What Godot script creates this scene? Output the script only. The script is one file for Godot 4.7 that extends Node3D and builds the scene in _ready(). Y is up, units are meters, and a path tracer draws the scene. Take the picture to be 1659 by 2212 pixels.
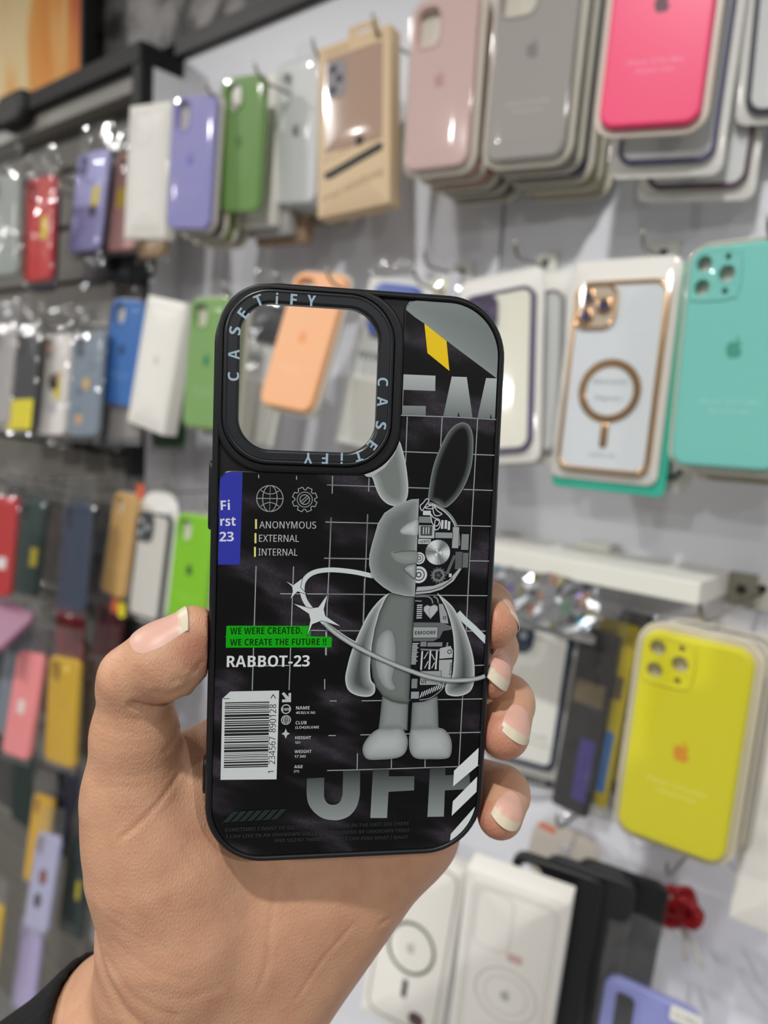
extends Node3D
# A phone-accessory shop: a hand holds a printed phone case up in front of a wall of hanging cases.
# x runs along the product wall, y is up, z points from the wall (face at z = -0.06) to the shopper.

var M := {}                      # materials
var used := {}                   # names already taken at top level
var sheet_noise := FastNoiseLite.new()
var text_cache := {}
var case_frame := Transform3D(Basis(Vector3(0.65032, 0.01392, -0.75953), Vector3(-0.04614, 0.99871, -0.0212), Vector3(0.75826, 0.04883, 0.65012)), Vector3(-0.14291, 1.40221, 0.54016))   # the held case: x across, y up its back, z out of the print

func _ready() -> void:
	# camera: a phone's main lens, focused on the held case
	var cam := Camera3D.new()
	cam.name = "camera"
	var lens := CameraAttributesPhysical.new()
	lens.frustum_focal_length = 18.03
	lens.frustum_focus_distance = 0.2186
	lens.frustum_near = 0.02
	lens.frustum_far = 40.0
	lens.exposure_aperture = 6.0
	cam.attributes = lens
	cam.transform = Transform3D(Basis(Vector3(0.75965, 0.0601, -0.64755), Vector3(-0.12702, 0.99025, -0.0571), Vector3(0.63781, 0.12563, 0.75988)), Vector3(0, 1.45, 0.70))
	add_child(cam)
	cam.current = true
	# surroundings: a closed room, so the sky is only what lies beyond it
	var env := Environment.new()
	env.background_mode = Environment.BG_COLOR
	env.background_color = Color(0.02, 0.02, 0.022)
	env.tonemap_mode = Environment.TONE_MAPPER_LINEAR
	env.tonemap_exposure = 1.32
	env.sdfgi_enabled = true
	env.ssao_enabled = true
	env.ssil_enabled = true
	var we := WorldEnvironment.new()
	we.name = "surroundings"
	we.environment = env
	add_child(we)
	# the shop's round ceiling lamps, two rows along the wall
	make_materials()
	for z in [1.25, 3.4]:
		for x in [-4.1, -2.05, 0.0, 2.05]:
			ceiling_lamp(x, z, 1.25 if z < 2.0 else 2.2)

	build_room()
	build_wall()
	build_case()
	build_hand()
	build_products()
	build_left_rack()

func ceiling_lamp(x: float, z: float, energy: float) -> void:
	var r := thing("ceiling_lamp", "round white ceiling lamp, alight", "lamp", Vector3(x, 2.70, z), Vector3.ZERO, "round ceiling lamps above the aisle")
	var b := MB.new()
	loft_rr(b, 210, 210, 105, 8, [[105, 0], [0, 0], [0, -20], [4, -26], [14, -26], [16, -24], [16, -20], [105, -20]])
	part(r, "housing", b, M.white_paint, Vector3(-PI / 2, 0, 0))
	var g := MB.new()
	loft_rr(g, 176, 176, 88, 8, [[88, -20], [0, -20], [0, -22], [4, -24], [88, -24]])
	part(r, "diffuser", g, M.lamp_glow, Vector3(PI / 2, 0, 0))
	var l := SpotLight3D.new()
	l.name = "lamp_light"
	l.position = Vector3(0, -0.075, 0)
	l.rotation = Vector3(-PI / 2, 0, 0)
	l.spot_angle = 84.0
	l.spot_angle_attenuation = 0.6
	l.spot_range = 14.0
	l.spot_attenuation = 2.0
	l.light_size = 0.04
	l.light_energy = energy
	l.light_color = Color(1.0, 0.995, 0.985)
	l.shadow_enabled = true
	r.add_child(l)

# ---------------------------------------------------------------- helpers

class MB:                        # collects triangles in millimetres
	var v := PackedVector3Array()
	var c := PackedColorArray()
	var g := PackedInt32Array()
	var uv := PackedVector2Array()
	var open := false            # open sheets keep their winding
	func tri(p: Vector3, q: Vector3, r: Vector3, group := 0, col := Color.WHITE) -> void:
		v.append(p); v.append(q); v.append(r)
		c.append(col); c.append(col); c.append(col)
		g.append(group)
	func quad(p: Vector3, q: Vector3, r: Vector3, s: Vector3, group := 0, col := Color.WHITE) -> void:
		tri(p, q, r, group, col)
		tri(p, r, s, group, col)
	func face(p: Vector3, q: Vector3, r: Vector3, out: Vector3, group := 0, col := Color.WHITE) -> void:
		# winds clockwise as seen from the side that out points to
		if (q - p).cross(r - p).dot(out) > 0.0:
			tri(p, r, q, group, col)
		else:
			tri(p, q, r, group, col)
	func mesh(with_color := false) -> ArrayMesh:
		if not open:
			var mid := Vector3.ZERO
			for p in v: mid += p
			mid /= maxf(v.size(), 1)
			var vol := 0.0
			for i in range(0, v.size(), 3):
				vol += (v[i] - mid).dot((v[i + 1] - mid).cross(v[i + 2] - mid))
			if vol > 0.0:
				for i in range(0, v.size(), 3):
					var t := v[i + 1]
					v[i + 1] = v[i + 2]
					v[i + 2] = t
					var k := c[i + 1]
					c[i + 1] = c[i + 2]
					c[i + 2] = k
		var st := SurfaceTool.new()
		st.begin(Mesh.PRIMITIVE_TRIANGLES)
		var has_uv := uv.size() == v.size()
		for i in v.size():
			st.set_smooth_group(g[i / 3])
			if with_color: st.set_color(c[i])
			if has_uv: st.set_uv(uv[i])
			st.add_vertex(v[i] * 0.001)
		st.generate_normals()
		st.index()
		return st.commit()

func numbered(called: String) -> String:
	if not used.has(called):
		used[called] = 0
		return called
	used[called] += 1
	return "%s_%03d" % [called, used[called]]

func thing(called: String, label: String, category: String, at := Vector3.ZERO, ypr := Vector3.ZERO, group := "") -> Node3D:
	var o := Node3D.new()
	o.name = numbered(called)
	add_child(o)
	place(o, at, ypr)
	tag(o, label, category, group)
	return o

func place(o: Node3D, at: Vector3, ypr: Vector3) -> void:   # yaw, pitch, roll in degrees
	o.transform = Transform3D(Basis.from_euler(Vector3(deg_to_rad(ypr.y), deg_to_rad(ypr.x), deg_to_rad(ypr.z)), EULER_ORDER_YXZ), at)

func tag(o: Node, label: String, category: String, group := "") -> void:
	o.set_meta("label", label)
	o.set_meta("category", category)
	if group != "": o.set_meta("group", group)

func part(parent: Node, called: String, b: MB, m: Material, turn := Vector3.ZERO, at := Vector3.ZERO) -> MeshInstance3D:
	var o := MeshInstance3D.new()
	o.name = called
	o.mesh = b.mesh(m.vertex_color_use_as_albedo)
	o.material_override = null
	o.mesh.surface_set_material(0, m)
	o.rotation = turn
	o.position = at
	parent.add_child(o, true)
	return o

func struct(called: String, b: MB, m: Material, label := "") -> MeshInstance3D:
	var o := part(self, called, b, m)
	o.set_meta("kind", "structure")
	if label != "": o.set_meta("label", label)
	return o

func box(b: MB, lo: Vector3, hi: Vector3, bevel := 0.0) -> void:   # metres in, a box with chamfered edges
	var c := (lo + hi) * 500.0
	var s := (hi - lo) * 1000.0
	var k := bevel
	var prof := [[minf(s.x, s.y) * 0.5, -s.z / 2], [k, -s.z / 2], [0.0, -s.z / 2 + k], [0.0, s.z / 2 - k], [k, s.z / 2], [minf(s.x, s.y) * 0.5, s.z / 2]]
	if k <= 0.0:
		prof = [[minf(s.x, s.y) * 0.5, -s.z / 2], [0.0, -s.z / 2], [0.0, s.z / 2], [minf(s.x, s.y) * 0.5, s.z / 2]]
	loft_rr(b, s.x, s.y, 0.0, 0, prof, c)

func rr(w: float, h: float, r: float, n: int) -> PackedVector2Array:   # rounded rectangle, counter-clockwise
	var out := PackedVector2Array()
	r = clampf(r, 0.0, minf(w, h) / 2)
	for q in 4:
		var cx := (w / 2 - r) * (1 if q in [0, 3] else -1)
		var cy := (h / 2 - r) * (1 if q in [0, 1] else -1)
		for i in n + 1:
			var a := PI / 2 * (q + (float(i) / n if n > 0 else 0.5))
			out.append(Vector2(cx, cy) + (Vector2(cos(a), sin(a)) * r if n > 0 else Vector2.ZERO))
	return out

func rri(w: float, h: float, r: float, inset: float, n: int) -> PackedVector2Array:
	return rr(maxf(w - 2 * inset, 0.0), maxf(h - 2 * inset, 0.0), maxf(r - inset, 0.0), n)

func ring3(p: PackedVector2Array, z: float, off := Vector3.ZERO) -> PackedVector3Array:
	var out := PackedVector3Array()
	for q in p: out.append(Vector3(q.x, q.y, z) + off)
	return out

func rings(b: MB, list: Array, loop := false, groups := []) -> void:   # joins rings of equal length
	var n: int = list[0].size()
	var last: int = list.size() if loop else list.size() - 1
	for k in last:
		var p: PackedVector3Array = list[k]
		var q: PackedVector3Array = list[(k + 1) % list.size()]
		var grp: int = groups[k] if groups.size() > k else 0
		for i in n:
			var j := (i + 1) % n
			b.quad(p[i], p[j], q[j], q[i], grp)

var group_at := 1
func loft_rr(b: MB, w: float, h: float, r: float, n: int, prof: Array, off := Vector3.ZERO, loop := false) -> void:
	# a rounded rectangle swept through [inset, z] pairs; sharp turns of the profile split the shading
	var list := []
	var groups := []
	group_at += 1
	for k in prof.size():
		list.append(ring3(rri(w, h, r, prof[k][0], n), prof[k][1], off))
		if k > 0 or loop:
			var p0 := Vector2(prof[k - 1][0], prof[k - 1][1])
			var p1 := Vector2(prof[k][0], prof[k][1])
			var nx: Array = prof[(k + 1) % prof.size()]
			if k > 0 and absf((p1 - p0).angle_to(Vector2(nx[0], nx[1]) - p1)) > 0.75:
				groups.append(group_at)
				group_at += 1
			elif k > 0:
				groups.append(group_at)
	groups.append(group_at)
	if n == 0:                     # boxes: every face flat
		for k in groups.size(): groups[k] = -1
	rings(b, list, loop, groups)

func holed_plate(b: MB, w: float, h: float, r: float, hole: Array, n: int, prof_out: Array, z_back: float, z_front: float, hole_bevel := 0.6) -> void:
	# a rounded plate with one rounded opening: hole = [centre x, centre y, width, height, radius]
	var list := []
	var groups := []
	group_at += 1
	for p in prof_out:
		list.append(ring3(rri(w, h, r, p[0], n), p[1]))
		groups.append(group_at)
	var off := Vector3(hole[0], hole[1], 0)
	groups[groups.size() - 1] = group_at + 1
	list.append(ring3(rr(hole[2] + hole_bevel * 2, hole[3] + hole_bevel * 2, hole[4] + hole_bevel, n), z_front, off)); groups.append(group_at + 2)
	list.append(ring3(rr(hole[2], hole[3], hole[4], n), z_front - hole_bevel, off)); groups.append(group_at + 2)
	list.append(ring3(rr(hole[2], hole[3], hole[4], n), z_back, off)); groups.append(group_at + 3)
	rings(b, list, true, groups)
	group_at += 4

func flat_poly(b: MB, p: PackedVector2Array, z: float, col := Color.WHITE, group := 7) -> void:
	var t := Geometry2D.triangulate_polygon(p)
	for i in range(0, t.size(), 3):
		b.face(Vector3(p[t[i]].x, p[t[i]].y, z), Vector3(p[t[i + 1]].x, p[t[i + 1]].y, z), Vector3(p[t[i + 2]].x, p[t[i + 2]].y, z), Vector3.BACK, group, col)

func slab(b: MB, p: PackedVector2Array, z0: float, z1: float) -> void:   # an outline with thickness
	flat_poly(b, p, z1, Color.WHITE, -1)
	var n := p.size()
	var ccw := not Geometry2D.is_polygon_clockwise(p)
	for i in n:
		var a := p[i]
		var d := p[(i + 1) % n]
		var o := Vector3((d - a).y, -(d - a).x, 0) * (1.0 if ccw else -1.0)
		b.face(Vector3(a.x, a.y, z0), Vector3(d.x, d.y, z0), Vector3(d.x, d.y, z1), o, -1)
		b.face(Vector3(a.x, a.y, z0), Vector3(d.x, d.y, z1), Vector3(a.x, a.y, z1), o, -1)

func tube(b: MB, pts: Array, rad, seg := 8, cap := true) -> void:
	var list := []
	var side := Vector3.UP
	for i in pts.size():
		var d: Vector3 = (pts[mini(i + 1, pts.size() - 1)] - pts[maxi(i - 1, 0)]).normalized()
		if i == 0: side = d.cross(Vector3(0.31, 0.77, 0.55)).normalized()
		side = (side - d * side.dot(d)).normalized()
		var up := d.cross(side)
		var r: float = rad[i] if rad is Array else rad
		var ring := PackedVector3Array()
		for k in seg:
			var a := TAU * k / seg
			ring.append(pts[i] + (side * cos(a) + up * sin(a)) * r)
		list.append(ring)
	if cap:
		var p0 := PackedVector3Array(); var p1 := PackedVector3Array()
		p0.resize(seg); p1.resize(seg)
		p0.fill(pts[0]); p1.fill(pts[pts.size() - 1])
		list.push_front(p0)
		list.append(p1)
	rings(b, list)

func smooth_line(p: PackedVector2Array, closed: bool, per := 5) -> PackedVector2Array:   # Catmull-Rom
	var out := PackedVector2Array()
	var n := p.size()
	for i in (n if closed else n - 1):
		var a := p[(i - 1 + n) % n] if closed or i > 0 else p[0]
		var b := p[i]
		var c := p[(i + 1) % n]
		var d := p[(i + 2) % n] if closed or i + 2 < n else p[n - 1]
		for k in per:
			out.append(b.cubic_interpolate(c, a, d, float(k) / per))
	if not closed: out.append(p[n - 1])
	return out

func text_tris(s: String, bold := false, serif := false) -> PackedVector2Array:   # glyph triangles, 1 unit = font size
	var key := s + ("#b" if bold else "") + ("#s" if serif else "")
	if not text_cache.has(key):
		var f := SystemFont.new()
		f.font_names = PackedStringArray(["Droid Serif" if serif else "Droid Sans"])
		f.font_weight = 700 if bold else 400
		var t := TextMesh.new()
		t.font = f
		t.font_size = 64
		t.pixel_size = 1.0 / 64.0
		t.depth = 0.0
		t.curve_step = 1.2
		t.horizontal_alignment = HORIZONTAL_ALIGNMENT_LEFT
		t.vertical_alignment = VERTICAL_ALIGNMENT_BOTTOM
		t.text = s
		var out := PackedVector2Array()
		for k in t.get_surface_count():
			var a := t.surface_get_arrays(k)
			var vs: PackedVector3Array = a[Mesh.ARRAY_VERTEX]
			var ns: PackedVector3Array = a[Mesh.ARRAY_NORMAL]
			var idx: PackedInt32Array = a[Mesh.ARRAY_INDEX] if a[Mesh.ARRAY_INDEX] != null else PackedInt32Array(range(vs.size()))
			for i in range(0, idx.size(), 3):
				if ns[idx[i]].z < 0.5: continue
				for j in 3: out.append(Vector2(vs[idx[i + j]].x, vs[idx[i + j]].y))
		text_cache[key] = out
	return text_cache[key]

func put_text(b: MB, s: String, from: Vector2, to: Vector2, cap: float, z: float, col := Color.WHITE, bold := false, serif := false) -> void:
	# letters from the baseline point 'from' to 'to', capitals 'cap' high
	var t := text_tris(s, bold, serif)
	if t.is_empty(): return
	var lo := t[0]; var hi := t[0]
	for p in t:
		lo = lo.min(p); hi = hi.max(p)
	var base_y := lo.y
	var ex := text_tris("H", bold, serif)
	var top := ex[0].y; var bot := ex[0].y
	for p in ex:
		top = maxf(top, p.y); bot = minf(bot, p.y)
	base_y = bot
	var dx := (to - from) / (hi.x - lo.x)
	var dy := (to - from).normalized().orthogonal() * -1.0 * cap / (top - bot)
	if dx.cross(dy) < 0.0: dy = -dy
	for i in range(0, t.size(), 3):
		var q := []
		for j in 3:
			var p := from + dx * (t[i + j].x - lo.x) + dy * (t[i + j].y - base_y)
			q.append(Vector3(p.x, p.y, z))
		b.face(q[0], q[1], q[2], Vector3.BACK, 7, col)

func srgb(r: int, g: int, b: int) -> Color:      # an 8-bit colour as linear values, for vertex colours
	return Color8(r, g, b).srgb_to_linear()

# ---------------------------------------------------------------- materials

func mat(key: String, col: Color, rough := 0.5, metal := 0.0, spec := 0.5) -> StandardMaterial3D:
	var m := StandardMaterial3D.new()
	m.resource_name = key
	m.albedo_color = col
	m.roughness = rough
	m.metallic = metal
	m.metallic_specular = spec
	M[key] = m
	return m

func relief(m: StandardMaterial3D, noise_type: int, freq: float, tile: float, depth_cm: float, seed_at := 1, octaves := 3) -> void:
	var n := FastNoiseLite.new()
	n.seed = seed_at
	n.noise_type = noise_type
	n.frequency = freq
	n.fractal_octaves = octaves
	if noise_type == FastNoiseLite.TYPE_CELLULAR:
		n.cellular_return_type = FastNoiseLite.RETURN_DISTANCE2_SUB
	var t := NoiseTexture2D.new()
	t.noise = n
	t.width = 256
	t.height = 256
	t.seamless = true
	m.heightmap_enabled = true
	m.heightmap_texture = t
	m.heightmap_scale = depth_cm
	m.uv1_triplanar = true
	m.uv1_scale = Vector3.ONE / tile

func clear_sheet(key: String, alpha: float, rough: float, tint := Color.WHITE) -> StandardMaterial3D:
	var m := mat(key, Color(tint.r, tint.g, tint.b, alpha), rough)
	m.transparency = BaseMaterial3D.TRANSPARENCY_ALPHA
	return m

func make_materials() -> void:
	sheet_noise.seed = 11
	sheet_noise.frequency = 0.05
	sheet_noise.fractal_octaves = 3
	sheet_noise.fractal_type = FastNoiseLite.FRACTAL_RIDGED
	mat("white_paint", Color8(232, 232, 228), 0.6)
	mat("wall_paint", Color8(120, 119, 118), 0.8)
	mat("ceiling_paint", Color8(226, 225, 220), 0.9)
	mat("floor_tile", Color8(128, 126, 124), 0.45)
	var g := mat("lamp_glow", Color8(255, 252, 244), 0.6)
	g.emission_enabled = true
	g.emission = Color(1.0, 0.985, 0.95)
	g.emission_energy_multiplier = 9.0
	mat("board", Color8(228, 229, 236), 0.42)
	mat("board_edge", Color8(234, 234, 236), 0.5)
	mat("black_trim", Color8(13, 13, 14), 0.6)
	mat("dark_trim", Color8(56, 54, 52), 0.5)
	mat("grey_slat", Color8(104, 100, 94), 0.55)
	var s := mat("stone", Color8(128, 125, 124), 0.75)
	var n := FastNoiseLite.new()
	n.seed = 5
	n.frequency = 0.022
	n.fractal_octaves = 5
	var nt := NoiseTexture2D.new()
	nt.noise = n
	nt.width = 512
	nt.height = 512
	nt.seamless = true
	var ramp := Gradient.new()
	ramp.offsets = PackedFloat32Array([0.0, 0.36, 0.48, 0.7, 1.0])
	ramp.colors = PackedColorArray([Color8(66, 64, 64), Color8(104, 102, 101), Color8(150, 147, 146), Color8(176, 172, 172), Color8(190, 186, 186)])
	nt.color_ramp = ramp
	s.albedo_color = Color.WHITE
	s.albedo_texture = nt
	s.uv1_triplanar = true
	s.uv1_world_triplanar = true
	s.uv1_scale = Vector3.ONE * 0.9
	relief(mat("shell_black", Color8(17, 19, 22), 0.42, 0.0, 0.42), FastNoiseLite.TYPE_SIMPLEX, 0.25, 0.02, 0.0012)
	mat("ring_black", Color8(22, 25, 30), 0.36)
	mat("ring_letter", Color8(150, 172, 188), 0.5)
	mat("metal", Color8(150, 148, 142), 0.3, 1.0)
	mat("white_plastic", Color8(230, 229, 220), 0.4)
	mat("dark_hole", Color8(40, 38, 36), 0.6)
	mat("tray", Color8(216, 209, 194), 0.35)
	mat("card", Color8(230, 228, 222), 0.6)
	mat("box_white", Color8(234, 231, 224), 0.55)
	mat("box_print", Color8(186, 185, 182), 0.5)
	clear_sheet("blister", 0.012, 0.06)
	clear_sheet("bag_film", 0.02, 0.09)
	clear_sheet("bag_smoke", 0.14, 0.10, Color8(48, 46, 45))
	clear_sheet("bag_foil", 0.16, 0.12, Color8(196, 196, 200))
	mat("kraft", Color8(214, 188, 152), 0.6)
	mat("kraft_window", Color8(176, 146, 128), 0.35)
	mat("print_black", Color8(30, 28, 28), 0.5)
	mat("print_grey", Color8(110, 108, 104), 0.5)
	mat("print_brown", Color8(120, 86, 52), 0.5)
	mat("gold", Color8(214, 172, 126), 0.22, 1.0)
	var p := mat("print_ink", Color.WHITE, 0.36, 0.0, 0.36)
	p.vertex_color_use_as_albedo = true
	var q := mat("paint_any", Color.WHITE, 0.45)
	q.vertex_color_use_as_albedo = true
	var k := mat("skin", Color.WHITE, 0.46, 0.0, 0.45)
	k.vertex_color_use_as_albedo = true
	k.subsurf_scatter_enabled = true
	k.subsurf_scatter_strength = 0.10
	relief(k, FastNoiseLite.TYPE_CELLULAR, 0.075, 0.022, 0.020, 4, 3)
	k.uv1_scale = Vector3(66.0, 34.0, 48.0)
	var nl := mat("nail", Color.WHITE, 0.42, 0.0, 0.42)
	nl.vertex_color_use_as_albedo = true
	var f := mat("cuff_knit", Color8(20, 20, 21), 0.9, 0.0, 0.3)
	f.rim_enabled = true
	f.rim = 0.25
	relief(f, FastNoiseLite.TYPE_SIMPLEX, 0.12, 0.012, 0.05, 9)

func tint(col: Color, rough := 0.45, coat := 0.0) -> StandardMaterial3D:   # one shared material for each colour
	var key := "tint_%s_%.2f_%.1f" % [col.to_html(false), rough, coat]
	if not M.has(key):
		var m := mat(key, col, rough)
		m.resource_name = "plastic"
		if coat > 0.0:
			m.clearcoat_enabled = true
			m.clearcoat = coat
			m.clearcoat_roughness = 0.08
	return M[key]

# ---------------------------------------------------------------- room and wall

func slab_box(called: String, lo: Vector3, hi: Vector3, m: Material, label := "", bevel := 0.0) -> MeshInstance3D:
	var b := MB.new()
	box(b, lo, hi, bevel)
	return struct(called, b, m, label)

func build_room() -> void:
	slab_box("floor", Vector3(-6.1, -0.1, -0.2), Vector3(3.1, 0, 5.1), M.floor_tile, "beige shop floor")
	slab_box("ceiling", Vector3(-6.1, 2.70, -0.2), Vector3(3.1, 2.8, 5.1), M.ceiling_paint, "white ceiling")
	slab_box("wall_left", Vector3(-6.1, 0, -0.2), Vector3(-6.0, 2.7, 5.1), M.wall_paint)
	slab_box("wall_right", Vector3(3.0, 0, -0.2), Vector3(3.1, 2.7, 5.1), M.wall_paint)
	slab_box("wall_front", Vector3(-6.1, 0, 5.0), Vector3(3.1, 2.7, 5.1), M.wall_paint)
	slab_box("wall_back", Vector3(-6.1, 0, -0.2), Vector3(3.1, 2.7, -0.075), M.dark_trim, "masonry behind the display boards")

func build_wall() -> void:
	# white display boards, joined where the seam shows
	var root := Node3D.new()
	root.name = "wall_display"
	root.set_meta("kind", "structure")
	root.set_meta("label", "white laminated display boards that carry the hanging cases")
	add_child(root)
	for x in [[-1.115, -0.4925], [-0.4885, 0.45], [0.452, 1.4]]:
		var b := MB.new()
		box(b, Vector3(x[0], 0.05, -0.075), Vector3(x[1], 1.988, -0.06), 0.8)
		part(root, "panel", b, M.board)
	slab_box("trim_1", Vector3(-1.115, 1.988, -0.075), Vector3(1.4, 2.016, -0.048), M.dark_trim, "dark strip along the top of the white boards", 1.5)
	# grey stone tiles above the boards
	var st := Node3D.new()
	st.name = "wall_upper"
	st.set_meta("kind", "structure")
	st.set_meta("label", "grey marbled stone tiles above the display boards")
	add_child(st)
	for i in 9:
		for j in 3:
			var b := MB.new()
			var y0 := 2.018 + 0.30 * j
			box(b, Vector3(-1.098 + 0.6 * (i - 5) + 0.002, y0, -0.075), Vector3(-1.098 + 0.6 * (i - 4) - 0.002, minf(y0 + 0.296, 2.698), -0.062), 0.8)
			part(st, "tile", b, M.stone)
	# the white shelf on the wall
	var sh := thing("wall_shelf", "short white shelf board on two grey brackets, above the navy framed case", "shelf", Vector3(-0.325, 1.312, -0.06))
	var b := MB.new()
	box(b, Vector3(-0.145, -0.008, 0.001), Vector3(0.120, 0.012, 0.092), 1.2)
	part(sh, "board", b, M.white_plastic)
	for x in [-0.118, 0.132]:
		var k := MB.new()
		box(k, Vector3(x - 0.012, -0.018, 0.0), Vector3(x + 0.012, 0.012, 0.012), 1.0)
		var br := part(sh, "bracket", k, tint(Color8(140, 136, 120), 0.5))
		var s := MB.new()
		loft_rr(s, 9, 9, 4.5, 4, [[4.5, 0], [0, 0], [0, 1.0], [4.5, 1.0]], Vector3(x * 1000, -2, 12))
		part(br, "screw", s, M.dark_hole)
	var cp := MB.new()
	box(cp, Vector3(-0.03, 0.012, 0.0), Vector3(0.005, 0.020, 0.02), 1.0)
	part(sh, "clip", cp, M.white_plastic)
	# wire hooks: x, y of the wire, reach from the wall
	for h in [
		[Vector3(-0.7378, 1.8335, 0.11), 0.16, 0], [Vector3(-0.6856, 1.8604, 0.07), 0.12, 0], [Vector3(-0.5949, 1.8621, 0.07), 0.12, 0], [Vector3(-0.8145, 1.8258, 0.12), 0.17, 0], [Vector3(-0.4888, 1.8973, 0.08), 0.13, 0], [Vector3(-0.3849, 1.8897, 0.08), 0.13, 0], [Vector3(-0.2656, 1.8853, 0.09), 0.14, 0],
		[Vector3(-0.4285, 1.6261, -0.06), 0.07, 1], [Vector3(-0.3005, 1.6255, -0.06), 0.06, 1], [Vector3(-0.5368, 1.6243, -0.06), 0.08, 1], [Vector3(-0.1693, 1.601, 0.1), 0.15, 1], [Vector3(-0.5253, 1.5998, 0.06), 0.11, 1], [Vector3(-0.6045, 1.5942, 0.11), 0.16, 1], [Vector3(-0.6742, 1.5923, 0.12), 0.17, 1], [Vector3(-0.7559, 1.5844, 0.13), 0.18, 1],
		[Vector3(-0.977, 1.5953, 0.11), 0.16, 1], [Vector3(-0.8945, 1.3364, 0.11), 0.16, 1], [Vector3(-0.7878, 1.3219, 0.12), 0.17, 1], [Vector3(-0.2008, 1.072, 0.06), 0.11, 1], [Vector3(-0.3121, 1.0667, 0.05), 0.10, 1], [Vector3(-0.1767, 1.3179, 0.13), 0.18, 1]]:
		wall_hook(Vector3(h[0].x, h[0].y - 0.010, -0.06), h[1], h[2] == 1, "steel wire hook with an upturned tip on the white board", "wire hooks on the white boards")
	# the seam strip and black slots between the boards
	slab_box("trim_2", Vector3(-1.118, 0.05, -0.06), Vector3(-1.104, 1.965, 0.0), M.board_edge, "white end board of the black rack", 0.8)
	slab_box("trim_3", Vector3(-1.128, 0.05, -0.005), Vector3(-1.103, 1.985, 0.018), M.black_trim, "black corner post at the end of the rack", 1.5)

func wall_hook(at: Vector3, reach: float, plate: bool, label: String, group: String) -> void:
	var r := thing("wire_hook", label, "hook", at, Vector3.ZERO, group)
	var k := reach * 1000.0
	var b := MB.new()
	tube(b, [Vector3(0, 0, 1), Vector3(0, 0, k * 0.5), Vector3(0, 0, k * 0.86), Vector3(0, 2.5, k * 0.92), Vector3(0, 8, k * 0.97), Vector3(0, 17, k * 1.0)], 1.7, 8)
	part(r, "wire", b, M.metal)
	if plate:
		var p := MB.new()
		box(p, Vector3(-0.013, -0.016, 0), Vector3(0.013, 0.016, 0.006), 1.0)
		part(r, "base_plate", p, M.white_plastic)
		var s := MB.new()
		loft_rr(s, 8, 8, 4, 4, [[4, 6], [0, 6], [0, 7.2], [4, 7.2]], Vector3(0, 5, 0))
		part(r, "screw", s, M.dark_hole)

# ---------------------------------------------------------------- the held case

const CASE_W := 81.6
const CASE_H := 164.0
const CASE_R := 17.0

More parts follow.
